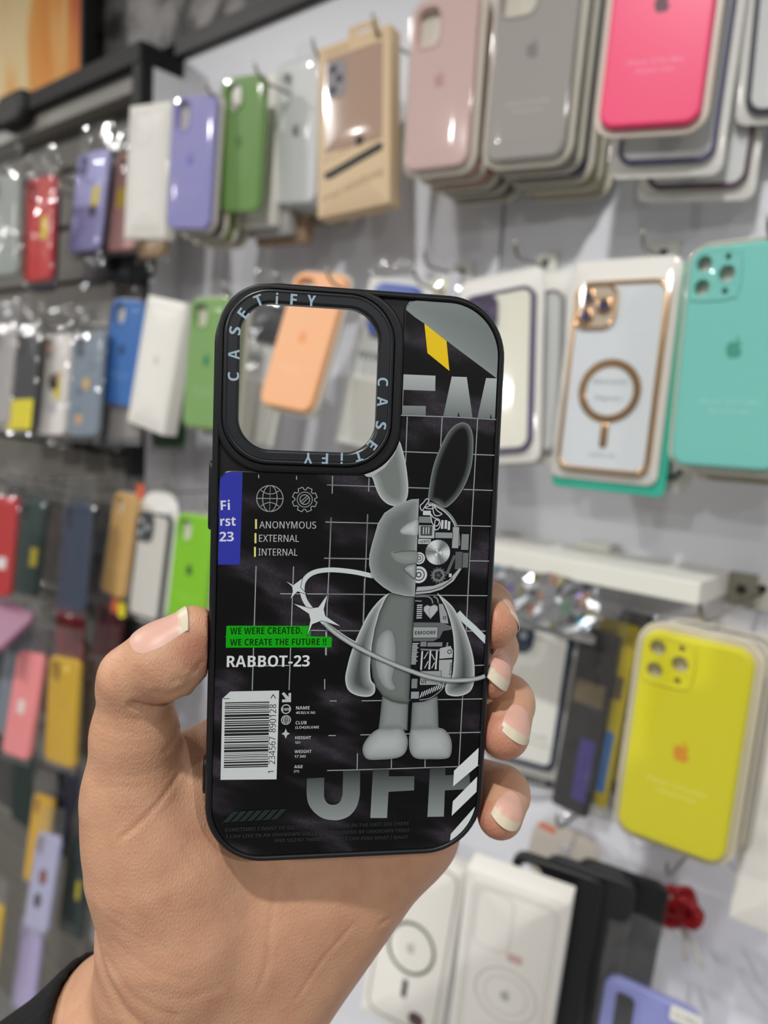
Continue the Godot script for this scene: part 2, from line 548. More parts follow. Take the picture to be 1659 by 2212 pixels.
func build_case() -> void:
	var root := thing("phone_case", "black phone case with a robot rabbit print and lettered camera ring, held in a hand", "phone case")
	root.transform = case_frame
	var cam_c := Vector3(-15.0, 56.4, 0)
	# bumper: a swept rim, hollow behind
	var b := MB.new()
	loft_rr(b, CASE_W, CASE_H, CASE_R, 14, [[1.9, -2.4], [1.9, -11.2], [1.6, -11.6], [0.7, -11.6], [0.2, -11.1], [0.0, -10.2], [0.0, -2.0], [0.12, -1.1], [0.45, -0.45], [0.95, -0.08], [1.25, 0.0], [1.6, -0.05], [1.85, -0.3], [1.95, -0.9], [1.95, -2.4]], Vector3.ZERO, true)
	part(root, "bumper", b, M.shell_black)
	# inner panel with the camera opening
	var pnl := MB.new()
	holed_plate(pnl, CASE_W, CASE_H, CASE_R, [cam_c.x, cam_c.y, 39.0, 40.6, 9.5], 14, [[1.9, -2.4], [1.9, -1.4]], -2.4, -1.4, 0.1)
	part(root, "inner_panel", pnl, M.shell_black)
	# camera island of the same soft black plastic
	var isl := MB.new()
	var ilist := []
	var iw := 51.0
	var ih := 51.0
	var ic := Vector3(-14.4, 56.0, 0)
	for q in [[0.0, -1.4], [0.0, -0.5], [0.15, -0.2], [0.45, -0.02], [0.9, 0.0]]:
		ilist.append(ring3(rri(iw, ih, 13.5, q[0], 14), q[1], ic))
	for q in [[47.2, 48.0, 13.0, 0.0], [46.6, 47.4, 12.8, -0.35], [45.8, 46.6, 12.4, -0.35], [39.0, 40.6, 9.5, -0.35], [39.0, 40.6, 9.5, -1.4]]:
		ilist.append(ring3(rr(q[0], q[1], q[2], 14), q[3], cam_c))
	rings(isl, ilist, true, [1, 1, 1, 1, 2, 3, 4, 5, 6, 7])
	part(root, "camera_island", isl, M.shell_black)
	# raised camera ring
	var rg := MB.new()
	var rl := []
	for q in [[46.0, 46.8, 12.4, -0.35], [46.0, 46.8, 12.4, 0.9], [45.6, 46.4, 12.2, 1.15], [45.0, 45.8, 12.0, 1.2], [44.6, 45.4, 11.8, 1.05], [44.2, 45.0, 11.6, 1.05], [43.9, 44.7, 11.5, 1.25], [39.4, 41.0, 9.4, 1.25], [38.3, 39.9, 9.0, 0.95], [37.9, 39.5, 8.8, 0.5], [37.9, 39.5, 8.8, -2.0], [39.0, 40.6, 9.5, -2.0], [39.0, 40.6, 9.5, -0.35]]:
		rl.append(ring3(rr(q[0], q[1], q[2], 14), q[3], cam_c))
	rings(rg, rl, true, [1, 2, 2, 3, 3, 4, 5, 6, 6, 7, 8, 9, 10])
	var ring := part(root, "camera_ring", rg, M.ring_black)
	# letters round the ring
	var word := ["C", "A", "S", "E", "T", "i", "F", "Y"]
	var spots := [[Vector2(-35.55, 55.9), 92], [Vector2(-35.55, 61.74), 92], [Vector2(-35.45, 68.05), 84], [Vector2(-33.35, 72.74), 55], [Vector2(-29.36, 76.45), 25], [Vector2(-24.54, 77.15), -2], [Vector2(-20.04, 77.33), -2], [Vector2(-15.26, 77.29), -3],
		[Vector2(5.18, 56.52), -88], [Vector2(5.26, 51.12), -90], [Vector2(5.12, 44.52), -96], [Vector2(2.83, 38.98), -125], [Vector2(-0.86, 35.73), -162], [Vector2(-5.54, 35.04), 180], [Vector2(-10.2, 34.74), 180], [Vector2(-14.84, 34.7), 180]]
	for i in 16:
		var lb := MB.new()
		lb.open = true
		var a := deg_to_rad(spots[i][1])
		var ux := Vector2(cos(a), sin(a))
		var uy := Vector2(-sin(a), cos(a))
		var ch: String = word[i % 8]
		var wd: float = {"i": 0.62, "F": 1.75, "E": 1.8, "C": 2.35, "A": 2.6, "S": 2.1, "T": 2.2, "Y": 2.3}[ch]
		var at: Vector2 = spots[i][0] + Vector2(0.1, 0.1)
		var base := at - uy * 1.45
		put_text(lb, ch, base - ux * wd / 2, base + ux * wd / 2, 2.9, 1.262, Color.WHITE, true)
		part(ring, "letter", lb, M.ring_letter)
	# side keys on the left edge, power key on the right
	for kspec in [[-1, Vector2(-41.28, 23.35), 19.5], [-1, Vector2(-41.06, -57.55), 11.0]]:
		var kb := MB.new()
		loft_rr(kb, 5.4, kspec[2], 2.2, 6, [[2.2, -1.0], [0, -1.0], [0, 0.55], [0.25, 0.85], [0.7, 0.95], [2.7, 0.95]])
		part(root, "side_key", kb, M.shell_black, Vector3(0, -PI / 2, 0), Vector3(-CASE_W / 2, kspec[1].y, -6.2) * 0.001)
	var pk := MB.new()
	loft_rr(pk, 5.4, 15.0, 2.2, 6, [[2.2, -1.0], [0, -1.0], [0, 0.5], [0.25, 0.8], [0.7, 0.9], [2.7, 0.9]])
	part(root, "side_key", pk, M.shell_black, Vector3(0, PI / 2, 0), Vector3(CASE_W / 2, 20.0, -6.2) * 0.001)
	build_print(root)

func plate_outline(inset: float) -> PackedVector2Array:
	var outer := rri(CASE_W, CASE_H, CASE_R, 2.0 + inset, 14)
	var cut := PackedVector2Array()
	for p in rri(51.0, 51.0, 13.5, -inset, 14): cut.append(p + Vector2(-14.4, 56.0))
	var big := PackedVector2Array()
	# the island reaches the top-left corner of the case, so the cut runs out past the rim there
	for p in Geometry2D.merge_polygons(cut, PackedVector2Array([Vector2(-60, 56), Vector2(-14.4, 56), Vector2(-14.4, 100), Vector2(-60, 100)]))[0]: big.append(p)
	big = Geometry2D.merge_polygons(big, PackedVector2Array([Vector2(-60, 30.5 - inset), Vector2(-27.9, 30.5 - inset), Vector2(-27.9, 60), Vector2(-60, 60)]))[0]
	big = Geometry2D.merge_polygons(big, PackedVector2Array([Vector2(-20, 68.0), Vector2(11.1 + inset, 68.0), Vector2(11.1 + inset, 100), Vector2(-20, 100)]))[0]
	var best := PackedVector2Array()
	for q in Geometry2D.clip_polygons(outer, big):
		if q.size() > best.size(): best = q
	# round the inner corners where the cut meets the rim
	for k in 2:
		best = Geometry2D.offset_polygon(best, -2.4, Geometry2D.JOIN_ROUND)[0]
		best = Geometry2D.offset_polygon(best, 2.4, Geometry2D.JOIN_ROUND)[0]
	return best

var ink: MB
var ink_z := -0.46
var plate_shape := PackedVector2Array()

func ink_fill(p: PackedVector2Array, col: Color) -> void:
	for q in Geometry2D.intersect_polygons(p, plate_shape):
		if not Geometry2D.is_polygon_clockwise(q): flat_poly(ink, q, ink_z, col)
	ink_z += 0.004

func ink_line(p: PackedVector2Array, w: float, col: Color) -> void:   # a mitred stroke; a closed stroke repeats its first point
	var n := p.size()
	var closed := n > 3 and p[0].distance_to(p[n - 1]) < 0.001
	var left := PackedVector2Array()
	var right := PackedVector2Array()
	for i in n:
		var before := (p[i] - p[i - 1]) if i > 0 else ((p[0] - p[n - 2]) if closed else p[1] - p[0])
		var after := (p[i + 1] - p[i]) if i < n - 1 else ((p[1] - p[0]) if closed else before)
		var d := (before.normalized() + after.normalized()).normalized()
		var nrm := Vector2(-d.y, d.x)
		var k := w / 2 / maxf(nrm.dot(Vector2(-after.y, after.x).normalized()), 0.45)
		left.append(p[i] + nrm * k)
		right.append(p[i] - nrm * k)
	for i in n - 1:
		b3(left[i], right[i], right[i + 1], col)
		b3(left[i], right[i + 1], left[i + 1], col)

func b3(a: Vector2, b: Vector2, c: Vector2, col: Color) -> void:
	ink.face(Vector3(a.x, a.y, ink_z), Vector3(b.x, b.y, ink_z), Vector3(c.x, c.y, ink_z), Vector3.BACK, 7, col)

func ink_shade(p: PackedVector2Array, rim: Color, core: Color, reach: float, steps := 7) -> void:
	# the printed drawing's own tones: nested outlines from the rim tone to the core tone
	for k in steps:
		var f := float(k) / (steps - 1)
		for q in Geometry2D.offset_polygon(p, -reach * f, Geometry2D.JOIN_ROUND):
			if Geometry2D.is_polygon_clockwise(q): continue
			for r in Geometry2D.intersect_polygons(q, plate_shape):
				if not Geometry2D.is_polygon_clockwise(r): flat_poly(ink, r, ink_z, rim.lerp(core, sqrt(f)))
		ink_z += 0.003

func disc(c: Vector2, r: float, n := 28) -> PackedVector2Array:
	var out := PackedVector2Array()
	for i in n: out.append(c + Vector2.from_angle(TAU * i / n) * r)
	return out

func ink_circle(c: Vector2, r: float, w: float, col: Color) -> void:
	var p := disc(c, r, 40)
	p.append(p[0])
	ink_line(p, w, col)

func ink_text(s: String, a: Vector2, b: Vector2, cap: float, col: Color, bold := false) -> void:
	put_text(ink, s, a, b, cap, ink_z, col, bold)
	ink_z += 0.003

func build_print(root: Node3D) -> void:
	plate_shape = plate_outline(0.25)
	# the printed plate: satin sheet with a dark silk picture
	var rim := plate_outline(0.0)
	var b := MB.new()
	b.open = true
	flat_poly(b, plate_shape, -0.47)
	var n := rim.size()
	for i in n:       # a small chamfer down to the shell
		var p := rim[i]
		var q := rim[(i + 1) % n]
		var nrm := Vector3((q - p).y, -(q - p).x, 0.0) * (-1.0 if Geometry2D.is_polygon_clockwise(rim) else 1.0)
		var ip := Vector2(-nrm.x, -nrm.y).normalized() * 0.26
		b.face(Vector3(p.x, p.y, -1.4), Vector3(q.x, q.y, -1.4), Vector3(q.x, q.y, -0.62), nrm, 1)
		b.face(Vector3(p.x, p.y, -1.4), Vector3(q.x, q.y, -0.62), Vector3(p.x, p.y, -0.62), nrm, 1)
		b.face(Vector3(p.x, p.y, -0.62), Vector3(q.x, q.y, -0.62), Vector3(q.x + ip.x, q.y + ip.y, -0.47), nrm + Vector3.BACK * nrm.length(), 2)
		b.face(Vector3(p.x, p.y, -0.62), Vector3(q.x + ip.x, q.y + ip.y, -0.47), Vector3(p.x + ip.x, p.y + ip.y, -0.47), nrm + Vector3.BACK * nrm.length(), 2)
	for v in b.v: b.uv.append(Vector2(v.x / 82.0 + 0.5, 0.5 - v.y / 164.0))
	var silk := FastNoiseLite.new()
	silk.seed = 21
	silk.frequency = 0.011
	silk.fractal_octaves = 3
	silk.domain_warp_enabled = true
	silk.domain_warp_amplitude = 26.0
	silk.domain_warp_frequency = 0.008
	var rng := RandomNumberGenerator.new()
	rng.seed = 8
	var im := Image.create(328, 656, false, Image.FORMAT_RGB8)
	for y in 656:
		for x in 328:
			var f := silk.get_noise_2d(x * 0.42 + y * 0.38, y * 1.3 - x * 0.5)
			f = pow(clampf(f * 1.5 + 0.28, 0.0, 1.0), 2.0)
			var gr := rng.randf() * 0.022
			var l := 0.036 + f * 0.115 + gr * (0.4 + f * 3.5)
			im.set_pixel(x, y, Color(l * 1.0, l * 0.92, l * 1.08))
	var pm := mat("print_plate", Color.WHITE, 0.32, 0.0, 0.36)
	pm.albedo_texture = ImageTexture.create_from_image(im)
	var plate := part(root, "printed_plate", b, pm)

	ink = MB.new()
	ink.open = true
	ink_z = -0.46
	var line_c := srgb(150, 156, 158)
	# grey panel, yellow tag and the cut-off headline at the top right
	ink_shade(ccw(PackedVector2Array([Vector2(10.48, 77.64), Vector2(10.34, 81.21), Vector2(43.77, 83.54), Vector2(45.11, 59.13), Vector2(38.47, 59.55), Vector2(24.15, 68.71), Vector2(16.7, 73.59), Vector2(13.87, 75.22)])), srgb(130, 139, 138), srgb(112, 120, 119), 9.0, 12)
	ink_fill(PackedVector2Array([Vector2(16.7, 73.59), Vector2(23.28, 69.2), Vector2(24.51, 60.87), Vector2(17.94, 65.5)]), srgb(228, 192, 26))
	for e in [PackedVector2Array([Vector2(10.42, 59.19), Vector2(20.55, 59.31), Vector2(20.64, 55.04), Vector2(11.54, 54.91), Vector2(11.5, 50.5), Vector2(18.15, 50.7), Vector2(18.16, 47.99), Vector2(10.33, 47.91)]), PackedVector2Array([Vector2(25.26, 59.34), Vector2(29.65, 59.41), Vector2(31.91, 48.07), Vector2(28.22, 48.01), Vector2(27.7, 49.52), Vector2(27.37, 48.03), Vector2(23.31, 48.12)]), PackedVector2Array([Vector2(35.33, 59.44), Vector2(40.19, 59.53), Vector2(40.52, 47.9), Vector2(37.75, 48), Vector2(37.28, 49.41), Vector2(36.95, 47.96), Vector2(33.34, 48.02)])]:
		var lo: float = 1e9
		var hi: float = -1e9
		for p in e:
			lo = minf(lo, p.y)
			hi = maxf(hi, p.y)
		for k in 24:
			var y1 := lerpf(hi + 0.01, lo, k / 24.0)
			for q in Geometry2D.intersect_polygons(e, PackedVector2Array([Vector2(-60, y1), Vector2(60, y1), Vector2(60, lo - 1), Vector2(-60, lo - 1)])):
				ink_fill(q, srgb(168, 175, 175).lerp(srgb(108, 116, 116), k / 23.0))
			ink_z -= 0.0032
	# grid of thin lines
	ink_z = -0.40
	for l in [PackedVector2Array([Vector2(12.91, 47.46), Vector2(12.95, 34.57)]), PackedVector2Array([Vector2(23.02, 47.92), Vector2(22.9, 39.27)]), PackedVector2Array([Vector2(33.44, 47.89), Vector2(32.99, -5.42)]), PackedVector2Array([Vector2(-7.69, 18.36), Vector2(-7.89, -5.7)]), PackedVector2Array([Vector2(2.66, 19.44), Vector2(2.58, -5.63)]), PackedVector2Array([Vector2(-7.68, 30.06), Vector2(-7.61, 25.06)]), PackedVector2Array([Vector2(2.65, 30.4), Vector2(2.68, 25.93)]),
		PackedVector2Array([Vector2(11.98, 37.58), Vector2(39.56, 37.55)]), PackedVector2Array([Vector2(-9.14, 27.48), Vector2(39.56, 27.37)]), PackedVector2Array([Vector2(-9.23, 17.06), Vector2(39.47, 16.87)]), PackedVector2Array([Vector2(-9.29, 6.76), Vector2(39.4, 6.67)]), PackedVector2Array([Vector2(-8.96, -3.45), Vector2(39.39, -3.57)]),
		PackedVector2Array([Vector2(2.43, 1.06), Vector2(2.5, -11.84)]), PackedVector2Array([Vector2(-8.11, -14.23), Vector2(-7.99, -21.03)]), PackedVector2Array([Vector2(-7.99, -28.04), Vector2(-7.89, -31.12)]), PackedVector2Array([Vector2(2.27, -50.22), Vector2(2.34, -54.96)]), PackedVector2Array([Vector2(12.36, -51.89), Vector2(12.41, -54.9)]), PackedVector2Array([Vector2(22.44, -52.16), Vector2(22.5, -55.09)]), PackedVector2Array([Vector2(33.11, 1.42), Vector2(32.82, -54.95)]), PackedVector2Array([Vector2(-8.62, -14), Vector2(39.39, -14.1)]), PackedVector2Array([Vector2(35.98, -24.4), Vector2(39.2, -24.31)]),
		PackedVector2Array([Vector2(2.9, -34.61), Vector2(39, -34.52)]), PackedVector2Array([Vector2(-6.27, -34.51), Vector2(-4.31, -34.54)]), PackedVector2Array([Vector2(2.93, -44.71), Vector2(38.97, -44.7)]), PackedVector2Array([Vector2(-6.33, -44.71), Vector2(-4.23, -44.76)]), PackedVector2Array([Vector2(-6.4, -55.1), Vector2(8.9, -55.16), Vector2(32.7, -55.05), Vector2(38.93, -54.87)]),
		PackedVector2Array([Vector2(-9.07, 27.47), Vector2(3.13, 27.41)]), PackedVector2Array([Vector2(-9.17, 17.01), Vector2(3.52, 17.01)]), PackedVector2Array([Vector2(-9.22, 6.78), Vector2(3.9, 6.84)]), PackedVector2Array([Vector2(-21.29, -3.49), Vector2(4.29, -3.42)]), PackedVector2Array([Vector2(-12.32, -13.93), Vector2(1.75, -14.07)]), PackedVector2Array([Vector2(-28.16, -24.12), Vector2(-17.93, -24.04)]),
		PackedVector2Array([Vector2(-28.15, 4.27), Vector2(-28.34, -31.04)]), PackedVector2Array([Vector2(-17.78, 4.27), Vector2(-18.02, -31.17)]), PackedVector2Array([Vector2(-7.71, 4.12), Vector2(-8.02, -4.58), Vector2(-7.77, -21.21)]), PackedVector2Array([Vector2(2.59, 4.26), Vector2(2.59, -12.09)]), PackedVector2Array([Vector2(2.62, 19.53), Vector2(2.65, 4.26)]), PackedVector2Array([Vector2(-7.68, 18.38), Vector2(-7.71, 4.12)]), PackedVector2Array([Vector2(-28.08, 29.71), Vector2(-28.05, 28.76)]), PackedVector2Array([Vector2(-17.68, 29.68), Vector2(-17.65, 28.66)]),
		PackedVector2Array([Vector2(10.06, 47.73), Vector2(26.81, 47.95), Vector2(39.95, 47.77)])]:
		ink_line(l, 0.27, line_c)
	ink_z += 0.004
	# blue tag
	ink_fill(PackedVector2Array([Vector2(-40.8, 30.77), Vector2(-32.51, 31.06), Vector2(-32.45, 28.61), Vector2(-32.6, 4.56), Vector2(-40.26, 4.53)]), srgb(48, 54, 158))
	ink_text("Fi", Vector2(-38.1, 19.66), Vector2(-35.62, 19.78), 2.6, srgb(205, 208, 222), true)
	ink_text("rst", Vector2(-38.15, 15.32), Vector2(-33.99, 15.47), 2.55, srgb(205, 208, 222), true)
	ink_text("23", Vector2(-38.28, 10.97), Vector2(-34.4, 11.1), 2.6, srgb(205, 208, 222), true)
	# globe and gear signs
	var gc := Vector2(-24.85, 23.2)
	ink_circle(gc, 3.62, 0.22, line_c)
	for s in [0.0, 0.55]:
		var e := PackedVector2Array()
		for i in 41: e.append(gc + Vector2(cos(TAU * i / 40.0) * 3.6 * s, sin(TAU * i / 40.0) * 3.6))
		ink_line(e, 0.2, line_c)
	ink_line(PackedVector2Array([Vector2(-28.34, 23.16), Vector2(-21.37, 23.25)]), 0.2, line_c)
	ink_line(smooth_line(PackedVector2Array([Vector2(-27.4, 25.39), Vector2(-25.95, 24.63), Vector2(-24.88, 24.48), Vector2(-23.79, 24.63), Vector2(-22.38, 25.43)]), false), 0.2, line_c)
	ink_line(smooth_line(PackedVector2Array([Vector2(-27.28, 21.04), Vector2(-25.87, 21.87), Vector2(-24.82, 22.1), Vector2(-23.72, 21.9), Vector2(-22.26, 21.09)]), false), 0.2, line_c)
	var kc := Vector2(-15.22, 23.18)
	var gear := PackedVector2Array()
	for i in 8:
		for w in [[-0.30, 2.75], [-0.19, 3.5], [0.19, 3.5], [0.30, 2.75]]:
			gear.append(kc + Vector2.from_angle(TAU * (i + 0.5) / 8.0 + w[0]) * w[1])
	gear.append(gear[0])
	ink_line(gear, 0.22, line_c)
	ink_circle(kc, 2.1, 0.2, line_c)
	ink_circle(kc, 1.35, 0.22, line_c)
	for s in [-0.32, 0.32]:
		ink_line(PackedVector2Array([kc + Vector2(-0.95 + s * 0.7, -0.95 - s * 0.7), kc + Vector2(0.95 + s * 0.7, 0.95 - s * 0.7)]), 0.22, line_c)
	for q in [PackedVector2Array([Vector2(-28.76, 17.37), Vector2(-28.25, 17.38), Vector2(-28.18, 14.67), Vector2(-28.7, 14.66)]), PackedVector2Array([Vector2(-28.81, 13.49), Vector2(-28.3, 13.5), Vector2(-28.22, 10.67), Vector2(-28.74, 10.66)]), PackedVector2Array([Vector2(-28.86, 9.63), Vector2(-28.34, 9.64), Vector2(-28.27, 6.86), Vector2(-28.79, 6.85)])]: ink_fill(q, srgb(214, 206, 120))
	ink_text("ANONYMOUS", Vector2(-27.56, 14.86), Vector2(-11.81, 15.12), 1.95, srgb(176, 178, 180))
	ink_text("EXTERNAL", Vector2(-27.55, 11.12), Vector2(-16.52, 11.27), 1.95, srgb(176, 178, 180))
	ink_text("INTERNAL", Vector2(-27.62, 7.25), Vector2(-16.79, 7.37), 1.95, srgb(176, 178, 180))
	# back half of the orbit band and the sparks
	var band := srgb(192, 201, 204)
	ink_line(smooth_line(PackedVector2Array([Vector2(9.36, 1.08), Vector2(4.09, 2.02), Vector2(-0.07, 2.87), Vector2(-4.57, 3.38), Vector2(-8.13, 3.45), Vector2(-11.37, 2.93), Vector2(-13.54, 1.8), Vector2(-14.81, 0.15), Vector2(-15.2, -1.65), Vector2(-15, -3.44), Vector2(-14.2, -5.52), Vector2(-12.81, -7.46), Vector2(-10.98, -9.26), Vector2(-8.53, -11.81), Vector2(-5.46, -14.23), Vector2(-1.78, -16.66), Vector2(1.61, -18.56)]), false), 1.35, band)
	ink_line(PackedVector2Array([Vector2(30.25, -8.65), Vector2(32.11, -10.55), Vector2(35.43, -13.34), Vector2(39.48, -17.19)]), 1.8, band)
	ink_z += 0.004
	# green tag, name, barcode
	ink_fill(PackedVector2Array([Vector2(-35.87, -12.62), Vector2(-12.42, -12.63), Vector2(-12.39, -15.59), Vector2(-6.54, -15.81), Vector2(-6.3, -16.11), Vector2(-6.35, -18.84), Vector2(-35.93, -18.85), Vector2(-35.91, -16.08), Vector2(-36.14, -15.73), Vector2(-35.92, -15.43)]), srgb(14, 158, 14))
	ink_text("WE WERE CREATED.", Vector2(-34.81, -15.05), Vector2(-14.8, -14.87), 1.9, srgb(8, 46, 10), true)
	ink_text("WE CREATE THE FUTURE !!", Vector2(-34.8, -18.23), Vector2(-7.87, -18.11), 1.85, srgb(8, 46, 10), true)
	for sp in [PackedVector2Array([Vector2(-19.64, 0.03), Vector2(-17.71, -1.02), Vector2(-15.28, 0.89), Vector2(-15.76, -1.65), Vector2(-13.97, -3.43), Vector2(-16.49, -2.73), Vector2(-18.33, -4.84), Vector2(-17.77, -2.86), Vector2(-17.99, -1.38)]), PackedVector2Array([Vector2(-17.41, -6.29), Vector2(-12.81, -7.61), Vector2(-10.45, -7.3), Vector2(-8.05, -3.68), Vector2(-8.95, -7.89), Vector2(-8.44, -9.76), Vector2(-4.02, -12.71), Vector2(-9.44, -11.06), Vector2(-12.08, -12.12), Vector2(-13.31, -15.44), Vector2(-12.53, -10.92), Vector2(-13.06, -9.12)])]:
		for q in Geometry2D.offset_polygon(sp, 0.16): ink_fill(q, srgb(40, 42, 44))
		ink_fill(sp, srgb(198, 205, 206))
	ink_text("RABBOT-23", Vector2(-35.55, -24.37), Vector2(-12.41, -24.35), 3.2, srgb(206, 212, 214), true)
	ink_fill(PackedVector2Array([Vector2(-36.56, -33.42), Vector2(-34.42, -31.37), Vector2(-20.82, -31.24), Vector2(-20.84, -57.25), Vector2(-36.55, -56.91)]), srgb(196, 202, 203))
	var rb := RandomNumberGenerator.new()
	rb.seed = 17
	var y := 0.0
	var a0 := Vector2(-35.83, -34.47)
	var a1 := Vector2(-35.7, -53.47)
	var b0 := Vector2(-23.44, -34.41)
	var b1 := Vector2(-23.34, -53.52)
	while y < 0.985:
		var th: float = [0.008, 0.012, 0.018, 0.026, 0.04][rb.randi_range(0, 4)]
		var e := minf(y + th, 1.0)
		ink_fill(PackedVector2Array([a0.lerp(a1, y), a0.lerp(a1, e), b0.lerp(b1, e), b0.lerp(b1, y)]), srgb(34, 38, 38))
		ink_z -= 0.004
		y = e + [0.009, 0.012, 0.016, 0.02, 0.012][rb.randi_range(0, 4)]
	ink_z += 0.004
	ink_text("1", Vector2(-21.71, -55.39), Vector2(-21.73, -54.72), 1.6, srgb(34, 38, 38))
	ink_text("234567", Vector2(-21.4, -52.72), Vector2(-21.45, -44.69), 1.85, srgb(34, 38, 38))
	ink_text("890128", Vector2(-21.51, -43.41), Vector2(-21.5, -35.22), 1.85, srgb(34, 38, 38))
	ink_line(PackedVector2Array([Vector2(-23.08, -33.52), Vector2(-22.48, -32.39), Vector2(-21.72, -33.54)]), 0.22, srgb(34, 38, 38))
	ink_line(PackedVector2Array([Vector2(-36.37, -33.36), Vector2(-34.57, -33.39)]), 0.2, srgb(60, 60, 60))
	# small signs and captions beside the barcode
	var ash := srgb(178, 184, 185)
	ink_fill(PackedVector2Array([Vector2(-20.07, -32.15), Vector2(-19.44, -31.71), Vector2(-18.12, -33.17), Vector2(-18.15, -32.02), Vector2(-17.43, -31.97), Vector2(-17.38, -34.65), Vector2(-19.91, -34.67), Vector2(-19.94, -33.86), Vector2(-18.8, -33.82)]), ash)
	ink_circle(Vector2(-18.72, -36.68), 1.25, 0.3, ash)
	ink_text("EMB", Vector2(-19.76, -37.17), Vector2(-17.54, -37.15), 0.85, ash, true)
	var g2 := Vector2(-18.63, -39.85)
	ink_circle(g2, 1.3, 0.22, ash)
	for s in [0.0, 0.5]:
		var e := PackedVector2Array()
		for i in 25: e.append(g2 + Vector2(cos(TAU * i / 24.0) * 1.3 * s, sin(TAU * i / 24.0) * 1.3))
		ink_line(e, 0.2, ash)
	for d in [-0.55, 0.0, 0.55]: ink_line(PackedVector2Array([g2 + Vector2(-1.2, d), g2 + Vector2(1.2, d)]), 0.18, ash)
	ink_fill(PackedVector2Array([Vector2(-18.62, -42.33), Vector2(-18.24, -43.42), Vector2(-17.41, -43.86), Vector2(-18.21, -44.33), Vector2(-18.53, -45.36), Vector2(-18.97, -44.32), Vector2(-19.8, -43.87), Vector2(-19, -43.41)]), ash)
	for t in [["NAME", Vector2(-15.91, -36.84), Vector2(-12.03, -36.85), 0.95], ["4S3(LV.N)", Vector2(-15.93, -38.11), Vector2(-10.4, -38.15), 0.7], ["CLUB", Vector2(-15.9, -41.2), Vector2(-12.78, -41.2), 0.95], ["(LO4)3LUMI", Vector2(-15.92, -42.47), Vector2(-9.19, -42.49), 0.75], ["HEIGHT", Vector2(-15.89, -45.57), Vector2(-11.35, -45.61), 0.9],
		["1X1", Vector2(-15.91, -46.9), Vector2(-14.44, -46.91), 0.75], ["WEIGHT", Vector2(-15.92, -49.64), Vector2(-11.1, -49.68), 0.9], ["17 343", Vector2(-15.91, -50.99), Vector2(-12.72, -51.01), 0.75], ["AGE", Vector2(-15.93, -54.1), Vector2(-13.51, -54.14), 0.9], ["(??)", Vector2(-15.96, -55.32), Vector2(-14.48, -55.34), 0.65]]:
		ink_text(t[0], t[1], t[2], t[3], ash, true)
	# big word at the bottom, hatch bars, faint verse
	for e in [smooth_poly(PackedVector2Array([Vector2(-12.19, -57.22), Vector2(-7.17, -57.12)]), PackedVector2Array([Vector2(-7.08, -62.68), Vector2(-6.52, -64.22), Vector2(-5.31, -65.22), Vector2(-3.53, -65.33), Vector2(-2.29, -64.42), Vector2(-1.68, -62.43)]), PackedVector2Array([Vector2(-1.76, -55.2), Vector2(3.25, -55.21)]), PackedVector2Array([Vector2(3.39, -62.6), Vector2(2.66, -66.09), Vector2(0.84, -68.65), Vector2(-1.68, -69.87), Vector2(-4.22, -70.03), Vector2(-7.2, -69.3), Vector2(-9.79, -67.37), Vector2(-11.55, -64.69), Vector2(-12.14, -61.63)])), PackedVector2Array([Vector2(6.96, -55.1), Vector2(11.69, -55.11), Vector2(11.78, -57.31), Vector2(19.38, -57.5), Vector2(19.48, -61.83), Vector2(11.84, -62.02), Vector2(11.72, -69.97), Vector2(6.74, -69.77)]), PackedVector2Array([Vector2(24, -55.07), Vector2(28.71, -55.07), Vector2(28.69, -57.47), Vector2(36.16, -57.47), Vector2(36.6, -61.96), Vector2(28.82, -62.15), Vector2(28.88, -70.2), Vector2(23.87, -70.09)])]:
		var lo: float = 1e9
		var hi: float = -1e9
		for p in e:
			lo = minf(lo, p.y)
			hi = maxf(hi, p.y)
		for k in 30:
			var y1 := lerpf(hi + 0.01, lo, k / 30.0)
			for q in Geometry2D.intersect_polygons(e, PackedVector2Array([Vector2(-60, y1), Vector2(60, y1), Vector2(60, lo - 1), Vector2(-60, lo - 1)])):
				ink_fill(q, srgb(50, 57, 56).lerp(srgb(136, 144, 143), k / 29.0))
			ink_z -= 0.0032
	ink_z += 0.01
	for e in [PackedVector2Array([Vector2(31.33, -56.21), Vector2(39.08, -48.86), Vector2(39.05, -54.43), Vector2(31.29, -60.98)]), PackedVector2Array([Vector2(31.42, -65.59), Vector2(38.95, -57.78), Vector2(38.74, -62.71), Vector2(31.27, -70.07)]), PackedVector2Array([Vector2(31.23, -75.69), Vector2(38.78, -66.98), Vector2(38.71, -71.04), Vector2(37.42, -74.15), Vector2(31.09, -79.53)])]: ink_fill(e, srgb(206, 213, 213))
	for i in 7:
		var o := Vector2(i * 2.26, 0.05 * i)
		var q := PackedVector2Array()
		for p in PackedVector2Array([Vector2(-35.79, -69.43), Vector2(-33.98, -69.29), Vector2(-31.24, -66.35), Vector2(-32.97, -66.35)]): q.append(p + o)
		ink_fill(q, srgb(38, 46, 44))
		ink_z -= 0.004
	ink_z += 0.004
	var faint := srgb(46, 49, 50)
	ink_text("SOMETIMES I WANT TO GO TO A LONELY ISLAND IN THE VAST SEA THERE", Vector2(-35.01, -72.09), Vector2(18.35, -72.32), 1.05, faint, true)
	ink_text("I CAN LIVE IN AN UNKNOWN VALLEY SURROUNDED BY UNKNOWN TREES", Vector2(-34.62, -74.06), Vector2(18.57, -74.43), 1.05, faint, true)
	ink_text("AND SILENT THERE . . THERE I CAN FIND WHAT I WANT", Vector2(-21.07, -75.84), Vector2(18.22, -76.56), 1.05, faint, true)
	print_rabbit()
	# front of the orbit band passes over the figure
	ink_z += 0.004
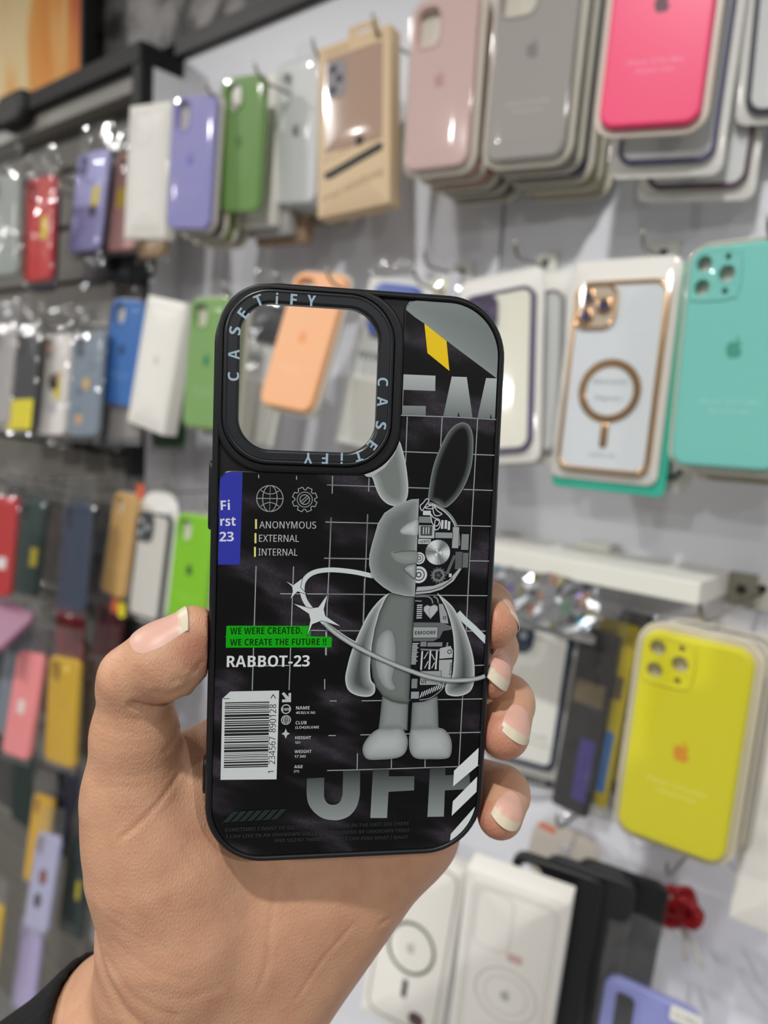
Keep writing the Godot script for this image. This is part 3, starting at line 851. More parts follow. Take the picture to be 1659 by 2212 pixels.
	var belt := smooth_line(PackedVector2Array([Vector2(-8.69, -11.59), Vector2(-6.63, -13.55), Vector2(-3.87, -15.59), Vector2(0.26, -18.16), Vector2(5.81, -21.02), Vector2(12.1, -23.82), Vector2(17.02, -25.73), Vector2(21.98, -27.38), Vector2(28.01, -28.49), Vector2(33.33, -28.54), Vector2(37.24, -28.01), Vector2(39.21, -27.32)]), false)
	ink_line(belt, 1.45, srgb(70, 74, 74))
	ink_z += 0.004
	ink_line(belt, 1.15, srgb(146, 152, 152))
	ink_z += 0.004
	ink_line(belt, 0.4, srgb(176, 182, 182))
	part(root, "artwork", ink, M.print_ink)

func smooth_poly(a: PackedVector2Array, b: PackedVector2Array, c: PackedVector2Array, d: PackedVector2Array) -> PackedVector2Array:
	var out := PackedVector2Array()
	out.append_array(a)
	out.append_array(smooth_line(b, false, 4))
	out.append_array(c)
	out.append_array(smooth_line(d, false, 4))
	if Geometry2D.is_polygon_clockwise(out): out.reverse()
	return out

func ccw(p: PackedVector2Array) -> PackedVector2Array:
	var q := p.duplicate()
	if Geometry2D.is_polygon_clockwise(q): q.reverse()
	return q

func print_rabbit() -> void:
	# a generic toy rabbit, half shell, half clockwork
	var hi := srgb(176, 183, 183)
	var mid := srgb(112, 119, 117)
	var lo := srgb(74, 80, 78)
	ink_z += 0.004
	ink_shade(ccw(smooth_line(PackedVector2Array([Vector2(29.17, 46.6), Vector2(30.94, 45.77), Vector2(31.96, 43.98), Vector2(32.48, 40.65), Vector2(32.34, 34.92), Vector2(31.18, 30.16), Vector2(28.96, 25.7), Vector2(26.32, 22.75), Vector2(24.62, 22.02), Vector2(22.5, 23.15), Vector2(20.06, 23.76), Vector2(20.06, 27.79), Vector2(20.99, 33.85), Vector2(22.8, 39.26), Vector2(25, 43.69), Vector2(26.97, 45.77)]), true, 4)), srgb(112, 122, 120), srgb(18, 17, 20), 1.7)
	ink_shade(ccw(smooth_line(PackedVector2Array([Vector2(9.79, 41.56), Vector2(11.02, 40.29), Vector2(11.96, 37.85), Vector2(12.96, 34.24), Vector2(13.86, 28.94), Vector2(13.99, 25.93), Vector2(13.56, 23.91), Vector2(12.43, 22.37), Vector2(10.58, 21.99), Vector2(8.19, 22.59), Vector2(6.1, 24.37), Vector2(4.65, 26.98), Vector2(3.36, 30.09), Vector2(0.99, 31.01), Vector2(4.41, 33.27), Vector2(7.3, 36.68), Vector2(9.18, 40.05)]), true, 4)), hi, mid, 2.4)
	ink_fill(ccw(PackedVector2Array([Vector2(0.99, 31.01), Vector2(4.41, 33.27), Vector2(7.3, 36.68), Vector2(9.18, 40.05), Vector2(9.86, 41.47), Vector2(10.58, 40.28), Vector2(9.65, 36.77), Vector2(7.1, 33.03), Vector2(3.2, 30.09), Vector2(1.86, 30.14)])), srgb(170, 176, 176))
	# legs and feet
	for e in [PackedVector2Array([Vector2(8.84, -32.89), Vector2(16.65, -35.09), Vector2(16.66, -43.52), Vector2(8.1, -43.17), Vector2(8.52, -38.11)]), PackedVector2Array([Vector2(17.77, -35.1), Vector2(25.22, -33.1), Vector2(25.61, -37.69), Vector2(26.05, -43.54), Vector2(17.6, -43.54)])]: ink_shade(ccw(e), srgb(92, 98, 97), srgb(134, 141, 140), 2.2)
	for e in [PackedVector2Array([Vector2(8.09, -42.93), Vector2(11.47, -42.71), Vector2(14.6, -42.71), Vector2(16.43, -44.93), Vector2(16.96, -47.41), Vector2(16.31, -50.23), Vector2(13.92, -51.76), Vector2(8.72, -52.15), Vector2(5.25, -51.88), Vector2(3.8, -49.91), Vector2(3.89, -47.46), Vector2(5.67, -44.7)]), PackedVector2Array([Vector2(17.6, -43.54), Vector2(19.85, -42.88), Vector2(26.2, -42.94), Vector2(28.75, -44.48), Vector2(30.14, -47.36), Vector2(30.12, -50.94), Vector2(28.76, -52.33), Vector2(23.79, -52.38), Vector2(19.9, -52.09), Vector2(18.08, -50.63), Vector2(17.32, -47.77)])]: ink_shade(ccw(smooth_line(e, true, 4)), srgb(122, 129, 128), srgb(170, 177, 177), 3.4)
	# clockwork side of the trunk, then the arms and the shell side
	var trunk := ccw(PackedVector2Array([Vector2(17.12, -3.56), Vector2(21.63, -3.86), Vector2(24.61, -4.18), Vector2(26.69, -7.62), Vector2(28.5, -12.48), Vector2(29.35, -19.45), Vector2(29.3, -25.76), Vector2(27.73, -29.96), Vector2(25.06, -33.45), Vector2(21.26, -34.98), Vector2(17.25, -35.27)]))
	ink_fill(trunk, srgb(20, 20, 22))
	works_trunk()
	ink_shade(ccw(smooth_line(PackedVector2Array([Vector2(23.74, -2.75), Vector2(25.12, -3.84), Vector2(27.29, -5.55), Vector2(29.15, -7.61), Vector2(31.83, -12.12), Vector2(33.61, -15.96), Vector2(35.27, -20.87), Vector2(36.02, -25.1), Vector2(36.05, -29.34), Vector2(34.94, -32.16), Vector2(31.79, -33.47), Vector2(28.58, -33.14), Vector2(27.45, -31.72), Vector2(27.71, -29.61), Vector2(29.22, -27.86), Vector2(29.58, -24.35), Vector2(29.53, -19.45), Vector2(28.72, -13.52), Vector2(26.69, -7.62), Vector2(24.61, -4.18)]), true, 3)), hi, lo, 2.9)
	ink_shade(ccw(smooth_line(PackedVector2Array([Vector2(9.71, -2.94), Vector2(7.22, -4.66), Vector2(3.98, -8.77), Vector2(1.16, -14.91), Vector2(-0.69, -20.04), Vector2(-1.71, -24.49), Vector2(-2.17, -27.92), Vector2(-1.31, -31.03), Vector2(0.78, -32.61), Vector2(3.53, -33.27), Vector2(5.58, -33.02), Vector2(6.63, -31.82), Vector2(6.48, -29.73), Vector2(5.4, -28.34), Vector2(4.93, -24.88), Vector2(5.09, -20.06), Vector2(5.89, -14.23), Vector2(7.04, -8.75), Vector2(8.59, -4.65)]), true, 3)), hi, lo, 2.9)
	var belly := ccw(PackedVector2Array([Vector2(17.1, -3.21), Vector2(9.88, -2.76), Vector2(8.59, -4.65), Vector2(7.03, -8.41), Vector2(5.85, -13.2), Vector2(5.18, -18), Vector2(5.02, -22.81), Vector2(5.7, -27.3), Vector2(6.85, -30.43), Vector2(9.02, -33.24), Vector2(11.84, -34.67), Vector2(14.29, -35.23), Vector2(16.8, -35.37)]))
	ink_shade(belly, srgb(70, 76, 74), srgb(108, 115, 113), 2.0)
	ink_shade(ccw(smooth_line(PackedVector2Array([Vector2(6.03, -18), Vector2(7.6, -14.23), Vector2(10.29, -13.19), Vector2(12.12, -15.94), Vector2(12.75, -22.86), Vector2(11.92, -28.05), Vector2(13.07, -30.85), Vector2(11.04, -31.87), Vector2(8.2, -29.75), Vector2(6.3, -24.89)]), true, 4)), srgb(104, 111, 109), srgb(168, 175, 175), 4.0, 9)
	# head
	ink_fill(ccw(PackedVector2Array([Vector2(17.12, 24.35), Vector2(18.99, 24.73), Vector2(22.5, 23.15), Vector2(25.34, 21.53), Vector2(27.91, 18.55), Vector2(29.48, 14.83), Vector2(30.18, 11.09), Vector2(30.57, 6.64), Vector2(29.02, 2.49), Vector2(26.37, -0.64), Vector2(22.61, -2.39), Vector2(17.18, -3.3)])), srgb(20, 20, 22))
	works_head()
	var head := ccw(PackedVector2Array([Vector2(17.12, 24.35), Vector2(14.91, 24.18), Vector2(12.9, 23.39), Vector2(10.24, 22.14), Vector2(7.28, 20.06), Vector2(5.54, 17.01), Vector2(4.81, 13.97), Vector2(3.93, 10.6), Vector2(3.43, 7.9), Vector2(3.46, 5.21), Vector2(4.24, 2.52), Vector2(5.32, 0.84), Vector2(7.77, -1.17), Vector2(10.56, -2.84), Vector2(14.02, -3.67), Vector2(17.13, -3.88)]))
	ink_shade(head, srgb(150, 157, 157), srgb(104, 110, 109), 3.2, 9)
	ink_shade(ccw(smooth_line(PackedVector2Array([Vector2(11.88, 15.13), Vector2(13.18, 16.68), Vector2(15.18, 17.9), Vector2(17.1, 18.62), Vector2(17.23, 13.9), Vector2(14.66, 13.84), Vector2(12.6, 14.14)]), true, 4)), srgb(128, 135, 134), srgb(188, 195, 196), 1.8)
	ink_shade(ccw(smooth_line(PackedVector2Array([Vector2(9.41, 9.02), Vector2(12.8, 9.41), Vector2(17.19, 9.32), Vector2(17.24, 5.75), Vector2(13.99, 5.36), Vector2(10.88, 6.33)]), true, 4)), srgb(110, 117, 115), srgb(134, 141, 139), 1.6)
	ink_shade(ccw(smooth_line(PackedVector2Array([Vector2(13.36, 4), Vector2(14.34, 5.3), Vector2(15.69, 5.73), Vector2(17.14, 5.58), Vector2(17.15, 1.49), Vector2(15.86, 1.64), Vector2(14.97, 2.49)]), true, 4)), srgb(90, 96, 95), srgb(176, 183, 183), 2.0)
	ink_line(smooth_line(PackedVector2Array([Vector2(10.44, 8.76), Vector2(12.13, 9.13), Vector2(14.85, 9.38), Vector2(17.26, 9.29)]), false), 0.18, srgb(82, 88, 87))

func block(a: Vector2, b: Vector2, c1: Color, edge := true) -> void:   # a printed machine block between two corners
	var q := PackedVector2Array([a, Vector2(a.x, b.y), b, Vector2(b.x, a.y)])
	if edge: ink_fill(ccw(Geometry2D.offset_polygon(ccw(q), 0.14)[0]), srgb(26, 27, 28))
	ink_fill(ccw(q), c1)

func works_head() -> void:
	var w := srgb(190, 197, 198)
	var g := srgb(120, 127, 127)
	var d := srgb(52, 55, 56)
	# curved outer frame
	ink_line(smooth_line(PackedVector2Array([Vector2(19.74, 23.24), Vector2(22.53, 22.47), Vector2(25.73, 20.53), Vector2(27.94, 17.87), Vector2(29.15, 14.49), Vector2(29.49, 11.08)]), false), 0.8, g)
	ink_z += 0.003
	ink_line(smooth_line(PackedVector2Array([Vector2(19.76, 22.9), Vector2(22.55, 22.14), Vector2(25.39, 20.35), Vector2(27.6, 17.69), Vector2(28.8, 14.48)]), false), 0.25, w)
	block(Vector2(27.48, 16.49), Vector2(29.34, 10.39), srgb(150, 157, 157))
	block(Vector2(30.19, 14.51), Vector2(32.34, 9.93), g)
	block(Vector2(30.88, 9.05), Vector2(32.49, 4.77), srgb(98, 104, 104))
	block(Vector2(28.62, 9.35), Vector2(30.69, 4.23), srgb(84, 90, 90))
	ink_fill(ccw(PackedVector2Array([Vector2(17.7, -1.07), Vector2(22.53, -0.68), Vector2(26.98, 1.09), Vector2(29.97, 4.57), Vector2(30.51, 4.23), Vector2(28.4, 0.76), Vector2(25.02, -1.68), Vector2(21.58, -2.75), Vector2(17.28, -3.2)])), srgb(160, 167, 168))
	ink_line(smooth_line(PackedVector2Array([Vector2(17.42, -2.44), Vector2(21.55, -1.99), Vector2(25.32, -0.65), Vector2(28.02, 1.45)]), false), 0.25, d)
	# blocks and pipes
	block(Vector2(17.38, 19.3), Vector2(21.1, 17.54), g)
	block(Vector2(17.55, 16.78), Vector2(22.09, 13.15), srgb(168, 175, 175))
	block(Vector2(18.15, 16.45), Vector2(21.26, 13.98), srgb(70, 75, 75))
	for x in [Vector2(18.85, 16.3), Vector2(19.64, 16.32), Vector2(20.39, 16.34)]:
		ink_line(PackedVector2Array([x, x + Vector2(0.02, -2.0)]), 0.28, w)
	ink_z += 0.003
	block(Vector2(17.45, 12.89), Vector2(21.13, 11.43), srgb(178, 184, 185))
	ink_text("1EBSF", Vector2(17.78, 11.6), Vector2(20.86, 11.94), 0.75, d, true)
	block(Vector2(22.36, 14.85), Vector2(27.46, 13.26), srgb(136, 143, 143))
	block(Vector2(18.47, 21.02), Vector2(20.76, 19.73), w)
	for k in [Vector2(24.28, 18.12), Vector2(25.32, 18.14), Vector2(26.27, 17.83)]:
		ink_fill(ccw(PackedVector2Array([k + Vector2(-0.35, 0.3), k + Vector2(0.35, 0.3), k + Vector2(0.35, -2.2), k + Vector2(-0.35, -2.2)])), w)
	for l in [PackedVector2Array([Vector2(17.55, 22.34), Vector2(18.37, 23.2), Vector2(19.35, 24.41), Vector2(20.05, 24.02), Vector2(19.09, 22.38), Vector2(18.12, 21.01)]), PackedVector2Array([Vector2(20.74, 20.06), Vector2(21.65, 19.07), Vector2(23.4, 18.44), Vector2(22.79, 16.73), Vector2(21.38, 17.37)]), PackedVector2Array([Vector2(21.13, 22.94), Vector2(22.59, 21.12), Vector2(24.02, 20.15), Vector2(21.96, 19.76)]), PackedVector2Array([Vector2(22.2, 18.41), Vector2(23.61, 17.76), Vector2(23.34, 16.06), Vector2(22.15, 15.7)]), PackedVector2Array([Vector2(19.12, 21.88), Vector2(20.68, 21.58), Vector2(22.03, 22.12), Vector2(21.48, 22.78)])]:
		ink_line(closed_line(l), 0.26, w)
	ink_z += 0.003
	# turned disc, gear and rings
	var c := Vector2(23.31, 9.09)
	ink_fill(disc(c, 3.75, 48), d)
	for i in 24:
		var a0 := TAU * i / 24.0
		var tone := 0.5 + 0.5 * cos(a0 * 3.0 + 0.6)
		ink_fill(PackedVector2Array([c, c + Vector2.from_angle(a0) * 3.6, c + Vector2.from_angle(a0 + TAU / 48.0) * 3.62, c + Vector2.from_angle(a0 + TAU / 24.0) * 3.6]), srgb(108, 115, 115).lerp(srgb(206, 212, 213), tone))
		ink_z -= 0.004
	ink_z += 0.004
	ink_circle(c + Vector2(0.15, -0.3), 1.35, 0.14, srgb(120, 126, 126))
	var k := Vector2(23.79, 2.42)
	var gear := PackedVector2Array()
	for i in 14:
		for s in [[-0.13, 2.0], [-0.06, 2.4], [0.06, 2.4], [0.13, 2.0]]: gear.append(k + Vector2.from_angle(TAU * i / 14.0 + s[0]) * s[1])
	ink_fill(gear, srgb(88, 94, 94))
	ink_circle(k, 1.5, 0.2, srgb(140, 147, 147))
	for i in 5: ink_circle(k + Vector2.from_angle(TAU * i / 5.0) * 0.8, 0.28, 0.3, srgb(24, 24, 26))
	ink_z += 0.004
	for r in [[Vector2(17.89, 7.29), 1.75], [Vector2(18, 2.52), 2.45]]:
		var q: PackedVector2Array = disc(r[0], r[1], 32)
		for h in Geometry2D.intersect_polygons(q, ccw(PackedVector2Array([Vector2(17.26, 10.85), Vector2(22.01, 10.94), Vector2(22.63, -2.74), Vector2(17.16, -2.79)]))): ink_fill(h, w)
		for s in [[0.72, d], [0.6, w], [0.34, d], [0.2, w]]:
			for h in Geometry2D.intersect_polygons(disc(r[0], r[1] * s[0], 28), ccw(PackedVector2Array([Vector2(17.26, 10.85), Vector2(22.01, 10.94), Vector2(22.63, -2.74), Vector2(17.16, -2.79)]))): ink_fill(h, s[1])
	for i in 3: ink_line(PackedVector2Array([Vector2(28.74, 8.32) + Vector2(-0.35 * i, 0), Vector2(26.56, 2.8) + Vector2(-0.3 * i, 0)]), 0.16, g)
	block(Vector2(26.9, 2.98), Vector2(27.71, 1.96), w)

func works_trunk() -> void:
	var w := srgb(184, 191, 192)
	var g := srgb(118, 125, 125)
	var d := srgb(40, 43, 44)
	for l in [PackedVector2Array([Vector2(17.31, -3.9), Vector2(20.94, -3.87), Vector2(22.19, -4.72), Vector2(22.6, -5.92)]), PackedVector2Array([Vector2(22.68, -3.86), Vector2(23.74, -4.36), Vector2(24.23, -5.74)]), PackedVector2Array([Vector2(17.36, -5.1), Vector2(19.27, -5.26)])]: ink_line(smooth_line(l, false), 0.4, g)
	ink_z += 0.003
	for i in 7:
		var a := Vector2(17.94, -6.47) + Vector2(0, -0.62 * i)
		ink_line(PackedVector2Array([a, a + Vector2(1.6, 0.1)]), 0.32, w)
	ink_z += 0.003
	ink_fill(ccw(PackedVector2Array([Vector2(21.92, -6.44), Vector2(23.12, -5.92), Vector2(24.26, -6.53), Vector2(24.39, -7.91), Vector2(23.27, -9.37), Vector2(22.11, -10.69), Vector2(20.77, -9.38), Vector2(19.73, -8.01), Vector2(19.85, -6.7), Vector2(20.87, -6.11)])), d)
	ink_fill(ccw(PackedVector2Array([Vector2(21.94, -6.79), Vector2(23.06, -6.26), Vector2(24.03, -6.74), Vector2(24.11, -7.85), Vector2(23.12, -9.16), Vector2(22.1, -10.34), Vector2(20.97, -9.17), Vector2(20.01, -7.94), Vector2(20.1, -6.9), Vector2(20.95, -6.41)])), srgb(168, 175, 175))
	ink_line(PackedVector2Array([Vector2(21.95, -6.96), Vector2(21.47, -8), Vector2(22.08, -10.07)]), 0.18, g)
	ink_fill(ccw(PackedVector2Array([Vector2(24.34, -5.91), Vector2(25.57, -6.08), Vector2(26.93, -9.01), Vector2(27.51, -11.78), Vector2(25.12, -11.61)])), srgb(146, 153, 153))
	ink_circle(Vector2(26.28, -10.05), 0.4, 0.22, d)
	ink_z += 0.003
	ink_fill(ccw(PackedVector2Array([Vector2(17.18, -11.46), Vector2(25.47, -11.51), Vector2(28.5, -12.65), Vector2(28.55, -13.52), Vector2(25.93, -14.04), Vector2(25.15, -15.95), Vector2(23.27, -16.99), Vector2(17.17, -16.99)])), srgb(96, 102, 102))
	block(Vector2(17.17, -12.84), Vector2(24.34, -15.95), srgb(150, 157, 157))
	ink_text("EMOORF", Vector2(17.68, -15.05), Vector2(23.88, -14.98), 1.05, d, true)
	for i in 15:
		var a := Vector2(17.1, -17.68) + Vector2(-0.018 * i, -0.43 * i)
		ink_line(PackedVector2Array([a, a + Vector2(1.9 if i % 3 == 0 else 1.5, 0)]), 0.24, w)
	block(Vector2(19.44, -17.16), Vector2(21.24, -18.55), g)
	block(Vector2(21.54, -17.34), Vector2(25.97, -18.57), g)
	ink_line(smooth_line(PackedVector2Array([Vector2(19.54, -19.42), Vector2(25.84, -19.61), Vector2(27.21, -18.74), Vector2(27.49, -17.35)]), false), 0.5, g)
	ink_z += 0.003
	for x in [Vector2(20.08, -19.94), Vector2(22.52, -19.78), Vector2(24.44, -19.78)]: ink_line(PackedVector2Array([x, x + Vector2(-0.15, -5.6)]), 0.5, w)
	for l in [PackedVector2Array([Vector2(20.7, -22.2), Vector2(21.83, -20.12)]), PackedVector2Array([Vector2(21, -24.99), Vector2(21.96, -22.91)]), PackedVector2Array([Vector2(22.91, -20.82), Vector2(23.87, -22.57)]), PackedVector2Array([Vector2(23.1, -25.01), Vector2(23.9, -23.27)])]: ink_line(l, 0.26, w)
	ink_z += 0.003
	ink_fill(ccw(PackedVector2Array([Vector2(25.29, -19.09), Vector2(28.42, -18.4), Vector2(29.19, -19.8), Vector2(29.19, -21.9), Vector2(25.26, -22.23)])), srgb(166, 172, 173))
	ink_circle(Vector2(28.22, -20.14), 0.55, 0.24, d)
	ink_fill(ccw(PackedVector2Array([Vector2(25.2, -22.58), Vector2(29.14, -22.42), Vector2(29.1, -27.51), Vector2(27.53, -29.61), Vector2(25.4, -29.23)])), srgb(158, 165, 165))
	ink_text("IDUCO", Vector2(28.65, -23.37), Vector2(28.3, -27.15), 0.85, d, true)
	block(Vector2(19.81, -25.86), Vector2(25.96, -29.94), srgb(146, 153, 153))
	ink_text("TUI", Vector2(19.27, -29.52), Vector2(21.72, -29.48), 1.0, d, true)
	block(Vector2(17.3, -28.1), Vector2(18.99, -30.92), g)
	block(Vector2(17.29, -31.95), Vector2(19.64, -34.01), srgb(142, 149, 149))
	for i in 10:
		var a := Vector2(20.29, -32.86).lerp(Vector2(26.67, -30.13), i / 9.0)
		ink_line(PackedVector2Array([a + Vector2(-0.25, -0.85), a + Vector2(0.35, 0.85)]), 0.3, w)
	ink_z += 0.003
	ink_line(smooth_line(PackedVector2Array([Vector2(19.84, -34.43), Vector2(22.97, -33.95), Vector2(25.7, -32.05), Vector2(27.37, -29.96)]), false), 0.35, g)

func closed_line(p: PackedVector2Array) -> PackedVector2Array:
	var q := smooth_line(p, true, 4)
	q.append(q[0])
	return q

# ---------------------------------------------------------------- the hand (millimetres in the case's axes)

var bone_a := PackedVector3Array()
var bone_b := PackedVector3Array()
var bone_ra := PackedFloat32Array()
var bone_rb := PackedFloat32Array()
var bone_g := PackedInt32Array()

func bone(g: int, a: Vector3, ra: float, b: Vector3, rb: float) -> void:
	bone_a.append(a); bone_b.append(b); bone_ra.append(ra); bone_rb.append(rb); bone_g.append(g)

func smin(a: float, b: float, k: float) -> float:
	var h := maxf(k - absf(a - b), 0.0) / k
	return minf(a, b) - h * h * k * 0.25

func flesh(p: Vector3, use: PackedInt32Array) -> float:
	var palm := 1e3
	var fingers := 1e3
	var f := 1e3
	var thumb := 1e3
	var at := 1
	for i in use:
		var g := bone_g[i]
		var a := bone_a[i]
		var ba := bone_b[i] - a
		var pa := p - a
		var t := clampf(pa.dot(ba) / ba.length_squared(), 0.0, 1.0)
		var d := (pa - ba * t).length() - lerpf(bone_ra[i], bone_rb[i], t)
		if g == 5:
			thumb = smin(thumb, d, 4.0)
		elif g == 0:
			palm = smin(palm, d, 9.0)
		elif g == 9:
			palm = smin(palm, d, 4.5)
		else:
			if g != at:
				fingers = minf(fingers, f)
				f = 1e3
				at = g
			f = smin(f, d, 3.0)
	fingers = minf(fingers, f)
	var all := smin(smin(palm, fingers, 6.0), thumb, 2.2)
	# pressed flat where it meets the case
	var q := Vector3(absf(p.x) - 23.9, absf(p.y) - 65.1, absf(p.z + 5.8) - 5.9)
	var box_d := Vector2(maxf(q.x, 0.0), maxf(q.y, 0.0)).length() + minf(maxf(q.x, q.y), 0.0) - 17.0
	return maxf(all, -maxf(box_d, q.z) + 0.12)

var every := PackedInt32Array()

